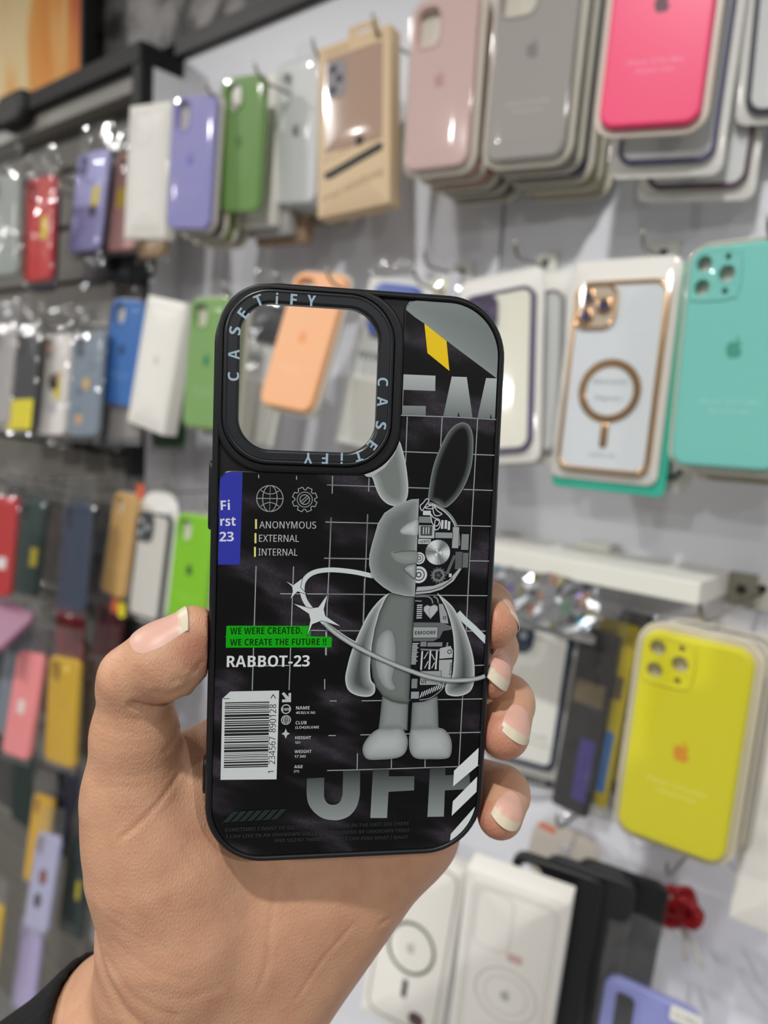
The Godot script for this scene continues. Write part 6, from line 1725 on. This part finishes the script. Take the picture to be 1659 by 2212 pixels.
func low_boxes() -> void:
	var at := [Vector3(-0.44, 0.8966, 0.0868), Vector3(13.2, -7.2, -2.6)]
	var c := carton("retail_box", "white carton printed with a case outline and a dark magnet ring, below the hand", at[0], at[1], 92, 190, 24, M.box_white, "white retail cartons")
	outline(c, "case_outline_print", 80, 176, 13, 1.6, Vector2(0, 0), tint(Color8(122, 122, 112), 0.5))
	outline(c, "magnet_ring_print", 56, 56, 28, 3.4, Vector2(0, -6), tint(Color8(70, 72, 60), 0.5), 0.2)
	var bar := MB.new()
	slab(bar, shifted(rr(6, 20, 3, 4), Vector2(0, -50)), 0.0, 0.2)
	part(c, "magnet_bar_print", bar, tint(Color8(60, 58, 50), 0.5))
	logo(c, Vector2(0, -6), 12, Color8(190, 188, 182), 0.1)
	var dot := MB.new()
	slab(dot, shifted(rr(18, 14, 7, 5), Vector2(18, -76)), 0.0, 0.2)
	part(c, "badge_print", dot, tint(Color8(88, 66, 70), 0.5))
	at = [Vector3(-0.3051, 0.9577, 0.1275), Vector3(16.5, 6, -3.4)]
	c = carton("retail_box", "white carton embossed with a pale case outline, ring and red mark", at[0], at[1], 92, 190, 24, M.box_white, "white retail cartons")
	outline(c, "case_outline_print", 78, 170, 12, 0.8, Vector2(0, 0), M.box_print)
	outline(c, "inner_outline_print", 72, 164, 10, 0.6, Vector2(0, 0), M.box_print)
	outline(c, "camera_outline_print", 34, 60, 10, 0.8, Vector2(-17, 50), M.box_print)
	outline(c, "magnet_ring_print", 58, 58, 29, 1.2, Vector2(2, -22), M.box_print)
	outline(c, "inner_ring_print", 40, 40, 20, 0.8, Vector2(2, -22), M.box_print)
	logo(c, Vector2(2, -22), 11, Color8(176, 174, 170), 0.1)
	var red := MB.new()
	slab(red, shifted(rr(14, 9, 2, 2), Vector2(6, 20)), 0.0, 0.15)
	part(c, "red_mark_print", red, tint(Color8(206, 176, 172), 0.5))
	# dark bagged packs deeper on the same hook
	for i in 3:
		bagged("bagged_case", ["black case in a smoky bag right behind the embossed white carton", "dark grey case in a smoky bag, second behind the embossed carton", "charcoal case in a smoky bag, last behind the embossed carton"][i], at[0] + Vector3(0.016 + 0.02 * i, 0.012 - 0.006 * i, -0.042 - 0.026 * i), at[1], 82, 176, tint([Color8(20, 20, 22), Color8(34, 34, 36), Color8(24, 24, 28)][i], 0.4), {"bag": false, "film": M.bag_film, "seed": 30 + i, "top": 40.0, "group": "dark cases behind the embossed carton"})
	# white carded pack with a hole above the dark ones
	var cd := thing("hang_card", "cream hanging card with a round hole and orange mark above the white cartons", "card", Vector3(-0.3295, 0.9982, -0.02), Vector3(8, -8, -6))
	var b := MB.new()
	holed_plate(b, 74, 60, 18, [2, 8, 12, 12, 6.0], 5, [[0, -1.0], [0, 0.6], [0.4, 1.0]], -1.0, 1.0, 0.1)
	part(cd, "card", b, tint(Color8(190, 182, 172), 0.5))
	var om := MB.new()
	slab(om, shifted(rr(20, 6, 2, 2), Vector2(-22, 22)), 1.0, 1.2)
	part(cd, "orange_mark", om, tint(Color8(206, 110, 80), 0.5))
	# lavender case in a bag tied with red wire
	at = [Vector3(-0.1963, 0.8783, 0.0721), Vector3(6.9, -8.7, 0.1)]
	var r := bagged("bagged_case", "lavender case in a clear bag tied with a red twist, below the yellow case", at[0], at[1], 83, 168, tint(Color8(142, 148, 208), 0.45), {"seed": 41, "top": 60.0, "group": "bagged cases below the yellow case", "hole": [-22.0, 50.0, 18.0, 46.0, 6.0, 5.0]})
	var heart := MB.new()
	slab(heart, shifted(rr(14, 12, 5, 4), Vector2(12, 40)), 0.0, 0.5)
	part(r, "red_heart", heart, tint(Color8(206, 92, 96), 0.4))
	var lb := MB.new()
	slab(lb, shifted(rr(26, 13, 2, 2), Vector2(30, 78)), 3.5, 4.0)
	var lbp := part(r, "paper_label", lb, M.card)
	lettering(lbp, [["12 PRO", 30, 75, 20, 5]], Color8(130, 128, 124), 4.05)
	var tw := thing("twist_tie", "bunched red twist tie hanging from the hook over the lavender case", "tie", Vector3(-0.1986, 1.0024, 0), Vector3.ZERO)
	var rng := RandomNumberGenerator.new()
	rng.seed = 6
	for k in 7:
		var l := []
		var d := Vector3(rng.randf_range(-1, 1), rng.randf_range(-0.6, 1), rng.randf_range(-0.4, 0.6)).normalized()
		var e := d.cross(Vector3(0.2, 0.4, 0.9)).normalized()
		for i in 11:
			var a := TAU * i / 10.0
			l.append(Vector3(rng.randf_range(-2, 2), 0, 0) + d * (14 + 13 * cos(a)) + e * 9.0 * sin(a))
		var b2 := MB.new()
		tube(b2, l, 4.2, 7)
		part(tw, "loop", b2, tint(Color8(176, 22, 30), 0.4))
	for k in 2:
		var b3 := MB.new()
		tube(b3, [Vector3(0, 0, 0), Vector3(6 + 6 * k, -14, 2), Vector3(10 + 16 * k, -34, 4)], 2.2, 7)
		part(tw, "tail", b3, tint(Color8(206, 200, 190), 0.4))
	# packs cut off by the right edge of the picture
	carton("retail_box", "pale carton at the right of the yellow case, mostly out of view", Vector3(-0.0992, 1.1604, 0.06), Vector3(4, -3, 0), 88, 190, 24, M.box_white, "white retail cartons")

# ---------------------------------------------------------------- the black rack on the left

func build_left_rack() -> void:
	# slatted back of the rack, black frame on top
	var root := Node3D.new()
	root.name = "wall_rack"
	root.set_meta("kind", "structure")
	root.set_meta("label", "grey slatted back of the black framed rack")
	add_child(root)
	for i in 19:
		var b := MB.new()
		box(b, Vector3(-3.2, 0.06 + 0.1 * i, -0.06), Vector3(-1.119, 0.152 + 0.1 * i, -0.03), 1.5)
		part(root, "slat", b, M.grey_slat)
	slab_box("trim_4", Vector3(-3.2, 1.955, -0.06), Vector3(-1.104, 1.985, 0.02), M.black_trim, "black top rail of the rack", 1.5)
	slab_box("trim_5", Vector3(-3.2, 1.925, -0.03), Vector3(-1.13, 1.955, 0.004), tint(Color8(155, 152, 146), 0.35), "grey channel under the black top rail", 1.0)
	slab_box("trim_6", Vector3(-2.35, 0.05, -0.03), Vector3(-2.32, 1.955, 0.018), M.black_trim, "black upright of the rack", 1.5)
	# orange poster above the rack
	var ps := thing("poster", "orange and yellow flame poster in a black frame above the rack", "poster", Vector3(-1.72, 2.02, 0.004))
	var fr := MB.new()
	box(fr, Vector3(-0.42, -0.03, -0.03), Vector3(0.41, 0.62, -0.004), 1.5)
	part(ps, "frame", fr, M.black_trim)
	var im := Image.create(128, 96, false, Image.FORMAT_RGB8)
	var n := FastNoiseLite.new()
	n.seed = 14
	n.frequency = 0.03
	n.fractal_octaves = 3
	for y in 96:
		for x in 128:
			var f := 0.5 + 0.5 * n.get_noise_2d(x * 1.6, y * 0.35)
			var g := clampf((128.0 - x) / 62.0 + (f - 0.5) * 0.9, 0.0, 1.0)
			var c := Color8(196, 78, 22).lerp(Color8(240, 160, 70), smoothstep(0.0, 0.35, g)).lerp(Color8(246, 220, 168), smoothstep(0.3, 0.9, g * f * 1.9))
			im.set_pixel(x, y, c)
	var pm := mat("poster_print", Color.WHITE, 0.4)
	pm.albedo_texture = ImageTexture.create_from_image(im)
	var pb := MB.new()
	pb.open = true
	var q := [Vector3(-412, -22, -3.5), Vector3(402, -22, -3.5), Vector3(402, 612, -3.5), Vector3(-412, 612, -3.5)]
	pb.face(q[0], q[1], q[2], Vector3.BACK)
	pb.face(q[0], q[2], q[3], Vector3.BACK)
	for v in pb.v: pb.uv.append(Vector2((v.x + 412) / 814.0, 1.0 - (v.y + 22) / 634.0))
	part(ps, "print", pb, pm)
	var sp := thing("speaker", "small rounded black speaker on the rack's top rail below the poster", "speaker", Vector3(-1.5247, 1.9664, 0.02), Vector3.ZERO)
	var sb := MB.new()
	loft_rr(sb, 120, 60, 26, 6, [[30, -34], [4, -34], [0, -30], [0, 2], [3, 7], [8, 9], [30, 9]])
	part(sp, "body", sb, M.black_trim)
	var sg := MB.new()
	loft_rr(sg, 90, 40, 18, 6, [[20, 9], [0, 9], [0, 10], [20, 10.5]])
	part(sp, "grille", sg, M.dark_trim)

	# hooks of the rack
	for p in [[-1.28, 1.80], [-1.20, 1.80], [-1.36, 1.80], [-1.16, 1.56], [-1.24, 1.56], [-1.31, 1.56], [-1.26, 1.30], [-1.16, 1.30], [-1.35, 1.30], [-1.20, 1.08], [-1.28, 1.08]]:
		wall_hook(Vector3(p[0], p[1], -0.03), 0.14, false, "steel wire hook on the slatted grey rack", "wire hooks on the slatted rack")

	# first row
	bagged("bagged_case", "pale grey case in a clear bag at the far end of the rack's top row", Vector3(-1.2765, 1.7063, 0.1475), Vector3(13.2, -3.5, 2.7), 75, 155, tint(Color8(150, 157, 152), 0.45), {"seed": 1})
	bagged("bagged_case", "red case with a yellow sticker in a clear bag on the rack's top row", Vector3(-1.2063, 1.6986, 0.1248), Vector3(4.4, -2.6, 0.8), 76.5, 155, tint(Color8(197, 43, 43), 0.4, 0.4), {"seed": 2, "sticker": [[18, 0, 17, 34, Color8(214, 194, 30)]]})
	var lav := [Vector3(-1.1674, 1.7494, 0.0661), Vector3(5.7, -7.3, 1)]
	bagged("bagged_case", "lavender case with a yellow sticker in a clear bag on the rack's top row", lav[0], lav[1], 76.5, 155, tint(Color8(160, 160, 216), 0.4, 0.4), {"seed": 3, "sticker": [[20, 5, 18, 30, Color8(214, 194, 30)], [16, -18, 14, 16, Color8(52, 50, 52)]]})
	bagged("bagged_case", "iridescent violet case in a dark bag between the red and lavender cases", lav[0] + Vector3(-0.050, 0.004, -0.036), lav[1], 74, 155, tint(Color8(54, 41, 67), 0.3, 0.6), {"seed": 4, "film": M.bag_smoke, "sticker": [[18, 60, 16, 16, Color8(232, 110, 214)]]})
	bagged("bagged_case", "pale pink case with a yellow sticker beside the lavender case", lav[0] + Vector3(0.050, 0.002, -0.034), lav[1], 70, 152, tint(Color8(197, 148, 141), 0.4), {"seed": 5, "sticker": [[-10, 6, 18, 30, Color8(214, 194, 30)]]})
	bagged("bagged_case", "champagne gold case in a clear bag next to the white end board", lav[0] + Vector3(0.105, -0.01, -0.052), lav[1], 62, 150, tint(Color8(186, 157, 114), 0.3, 0.5), {"seed": 6})
	bagged("bagged_case", "navy case in a clear bag between the pale grey and red cases", [Vector3(-1.2063, 1.6986, 0.1248), Vector3(4.4, -2.6, 0.8)][0] + Vector3(-0.05, -0.008, -0.03), [Vector3(-1.2063, 1.6986, 0.1248), Vector3(4.4, -2.6, 0.8)][1], 74, 155, tint(Color8(47, 41, 79), 0.4), {"seed": 7})
	for i in 3:
		bagged("bagged_case", "%s case in a smoky bag at the back of the rack's top row" % ["dark plum", "black", "dark teal"][i], lav[0] + Vector3(-0.07 + 0.06 * i, -0.035, -0.062), lav[1], 74, 152, tint([Color8(60, 46, 66), Color8(38, 38, 42), Color8(40, 62, 62)][i], 0.4), {"seed": 50 + i, "film": M.bag_smoke})
	# second row
	var dg := [Vector3(-1.2098, 1.47, 0.1463), Vector3(1.5, -6.5, 3.1)]
	bagged("bagged_case", "dark grey case with a big yellow label in a bag on the rack's second row", dg[0], dg[1], 75, 155, tint(Color8(58, 60, 63), 0.45), {"seed": 8, "sticker": [[0, -54, 78, 46, Color8(222, 208, 40)]]})
	bagged("bagged_case", "pale grey case in a bag at the far end of the rack's second row", dg[0] + Vector3(-0.065, 0.004, 0.004), dg[1], 74, 155, tint(Color8(175, 170, 168), 0.45), {"seed": 9, "film": M.bag_foil})
	var wp := [Vector3(-1.1582, 1.465, 0.1234), Vector3(5.1, -6.4, 3.3)]
	var w := bagged("bagged_case", "white case with a round black picture and gold trim in a bag", wp[0], wp[1], 75, 155, tint(Color8(211, 207, 202), 0.45), {"seed": 10, "sticker": [[12, -6, 16, 34, Color8(206, 186, 40)], [0, -58, 66, 36, Color8(222, 216, 212)]]})
	for d in [[2, 4, 26, Color8(34, 32, 34)], [12, 12, 16, Color8(196, 160, 120)], [-18, 56, 20, Color8(206, 176, 160)], [4, -36, 22, Color8(186, 180, 190)]]:
		var b := MB.new()
		slab(b, disc(Vector2(d[0], d[1]), d[2] / 2.0, 20), 0.0, 0.6)
		part(w, "picture_spot", b, tint(d[3], 0.4))
	var bg := [Vector3(-1.0781, 1.4679, 0.1157), Vector3(4.1, -6.4, 3.7)]
	var fl := bagged("bagged_case", "blue grey case with painted flowers in a bag on the rack's second row", bg[0], bg[1], 75, 155, tint(Color8(124, 137, 150), 0.45), {"seed": 11})
	for d in [[4, 0, 18, Color8(206, 170, 104)], [-12, -10, 12, Color8(84, 96, 116)], [14, 26, 14, Color8(110, 124, 140)], [-8, -52, 16, Color8(206, 160, 110)], [-14, -38, 12, Color8(90, 128, 140)]]:
		var b := MB.new()
		slab(b, disc(Vector2(d[0], d[1]), d[2] / 2.0, 14), 0.0, 0.5)
		part(fl, "painted_flower", b, tint(d[3], 0.5))
	for i in 2:
		bagged("bagged_case", "%s case in a smoky bag next to the blue flowered one" % ["taupe", "forest green"][i], bg[0] + Vector3(0.055 + 0.012 * i, 0.0 - 0.01 * i, -0.034 - 0.066 * i), bg[1], 72, 155, tint([Color8(140, 134, 128), Color8(36, 96, 40)][i], 0.45), {"seed": 12 + i, "film": M.bag_foil if i == 0 else M.bag_smoke})
	# third row
	bagged("bagged_case", "red case with white lettering at the far end of the rack's third row", Vector3(-1.2128, 1.2112, 0.1834), Vector3(9.7, -9.2, 5.7), 75, 155, tint(Color8(179, 29, 34), 0.45), {"seed": 14, "text": "FASHION", "ink": Color8(230, 210, 210), "sticker": [[14, -26, 22, 18, Color8(222, 214, 212)]]})
	var gr := [Vector3(-1.242, 1.198, 0.1218), Vector3(2.2, -9.2, 5.1)]
	bagged("bagged_case", "dark green case with a small yellow sticker on the rack's third row", gr[0], gr[1], 75, 155, tint(Color8(34, 62, 58), 0.45), {"seed": 15, "sticker": [[20, -14, 22, 30, Color8(206, 190, 34)]]})
	var ny := [Vector3(-1.0706, 1.2126, 0.1347), Vector3(1.4, -7.9, 6.2)]
	bagged("bagged_case", "dark navy case in a clear bag on the rack's third row", ny[0], ny[1], 76.5, 160, tint(Color8(34, 49, 75), 0.45), {"seed": 16, "hole": [-20.0, 56.0, 16.0, 34.0, 6.0, 3.0]})
	bagged("bagged_case", "black case between the navy case and the tan case", ny[0] + Vector3(0.040, 0.0, -0.062), ny[1], 62, 158, tint(Color8(21, 21, 24), 0.45), {"seed": 17, "film": M.bag_film})
	bagged("bagged_case", "brown case with a cobalt sticker between the dark green and navy cases", gr[0] + Vector3(0.066, -0.004, -0.040), gr[1], 60, 150, tint(Color8(60, 47, 38), 0.45), {"seed": 18, "film": M.bag_smoke, "sticker": [[0, -40, 30, 34, Color8(40, 36, 140)]]})
	bagged("bagged_case", "scarlet case half hidden behind the tan silicone case", ny[0] + Vector3(0.052, -0.002, -0.10), ny[1], 60, 155, tint(Color8(179, 24, 28), 0.45), {"seed": 19, "film": M.bag_film})
	# lower rows
	var lie := bagged("bagged_case", "mauve case lying tilted on the goods of the rack", Vector3(-1.2011, 1.1016, 0.2), Vector3(12, -52, 82), 75, 150, tint(Color8(150, 104, 128), 0.5), {"bag": false, "seed": 20})
	var pk := [Vector3(-1.1038, 0.9907, 0.1954), Vector3(1, -13.2, 7.9)]
	bagged("bagged_case", "rose pink case with a white label on the rack's fourth row", pk[0], pk[1], 75, 152, tint(Color8(228, 135, 137), 0.45), {"seed": 21, "sticker": [[0, -4, 20, 20, Color8(226, 206, 204)]]})
	var ms := [Vector3(-1.0218, 0.9996, 0.1772), Vector3(3.7, -6.9, 6.3)]
	bagged("bagged_case", "mustard yellow case on a pale tray on the rack's fourth row", ms[0], ms[1], 75, 152, tint(Color8(197, 157, 23), 0.45), {"seed": 22, "sticker": [[10, 62, 10, 10, Color8(226, 200, 90)]]})
	bagged("bagged_case", "steel blue case behind the rose pink one", pk[0] + Vector3(-0.075, 0.01, -0.02), pk[1], 75, 152, tint(Color8(93, 107, 124), 0.45), {"seed": 23, "film": M.bag_foil})
	bagged("bagged_case", "smoky brown case behind the mustard one", ms[0] + Vector3(0.055, 0.012, -0.025), ms[1], 70, 150, tint(Color8(87, 75, 71), 0.45), {"seed": 24, "film": M.bag_smoke})
	for i in 5:
		var nm: String = ["crimson", "black", "dark red", "silver grey", "ink blue"][i]
		bagged("bagged_case", "%s bagged case in the tangle under the navy case" % nm, ny[0] + Vector3(-0.10 + 0.055 * i, -0.150 - 0.012 * (i % 2), -0.045 - 0.034 * (i % 2)), Vector3(5 - 4 * i, -8, 12 - 7 * i), 72, 140, tint([Color8(150, 24, 34), Color8(30, 30, 34), Color8(96, 20, 30), Color8(150, 148, 150), Color8(44, 46, 60)][i], 0.4), {"seed": 60 + i, "film": M.bag_smoke if i % 2 == 0 else M.bag_foil, "top": 30.0})
	var lv := [Vector3(-1.2094, 0.6202, 0.1138), Vector3(-1.9, -16.7, 15)]
	var le := bagged("bagged_case", "pale lavender case with a rust coloured picture on the rack's fifth row", lv[0], lv[1], 75, 152, tint(Color8(166, 166, 195), 0.45), {"seed": 25, "film": M.bag_film})
	for d in [[4, 8, 26, Color8(120, 72, 62)], [-2, -30, 24, Color8(58, 54, 58)]]:
		var b := MB.new()
		slab(b, disc(Vector2(d[0], d[1]), d[2] / 2.0, 16), 0.0, 0.5)
		part(le, "picture_spot", b, tint(d[3], 0.5))
	for i in 6:
		var o: Array = [[-0.080, 0.03, -0.032, Color8(206, 160, 24), "amber"], [0.055, 0.0, -0.030, Color8(34, 52, 50), "black green"], [0.105, -0.012, -0.062, Color8(206, 200, 200), "white"], [-0.03, 0.03, -0.090, Color8(140, 136, 132), "grey"], [-0.10, -0.15, 0.050, Color8(206, 170, 40), "golden yellow"], [-0.03, -0.165, 0.012, Color8(170, 160, 200), "pale violet"]][i]
		bagged("bagged_case", "%s case in a clear bag on the lowest visible rows of the rack" % o[4], lv[0] + Vector3(o[0], o[1], o[2]), lv[1] + Vector3(0, 4, -4), 74, 150, tint(o[3], 0.45), {"seed": 70 + i, "film": M.bag_smoke if i in [1, 3] else M.bag_film, "sticker": [[14, 0, 12, 30, Color8(206, 190, 34)]] if i in [1, 2] else []})
	# small price tags clipped to the packs
	for t in [[Vector3(-0.9768, 1.1478, 0.11), Color8(214, 198, 20), "yellow price tag clipped below the tan case"], [Vector3(-1.0039, 1.1482, 0.105), Color8(206, 104, 70), "orange price tag beside the yellow one below the tan case"], [Vector3(-0.9353, 1.3244, 0.11), Color8(206, 92, 60), "orange clip above the tan case"]]:
		var g := thing("price_tag", t[2], "tag", t[0], Vector3(6, -6, 10))
		var b := MB.new()
		holed_plate(b, 15, 22, 5, [0, 6, 3.5, 3.5, 1.7], 4, [[0, -0.5], [0, 0.5]], -0.5, 0.5, 0.05)
		part(g, "card", b, tint(t[1], 0.5))
	# plainer dark cases that fill the back of the rows
	var fill := [["black", Color8(22, 22, 24)], ["bottle green", Color8(26, 44, 40)], ["dark brown", Color8(48, 36, 30)], ["midnight blue", Color8(26, 30, 48)], ["graphite", Color8(46, 46, 50)]]
	for row in [[1.455, 0.02, "second"], [1.195, 0.03, "third"], [0.965, 0.06, "fourth"], [0.70, 0.05, "fifth"]]:
		for i in 5:
			bagged("bagged_case", "plain %s case at the back of the rack's %s row" % [fill[i][0], row[2]], Vector3(-1.50 + 0.082 * i, row[0] - 0.006 * (i % 3), row[1]), Vector3(3, -4, 2 - i), 74, 154, tint(fill[i][1], 0.5), {"bag": i % 2 == 0, "seed": 90 + i, "group": "dark cases at the back of the rack"})
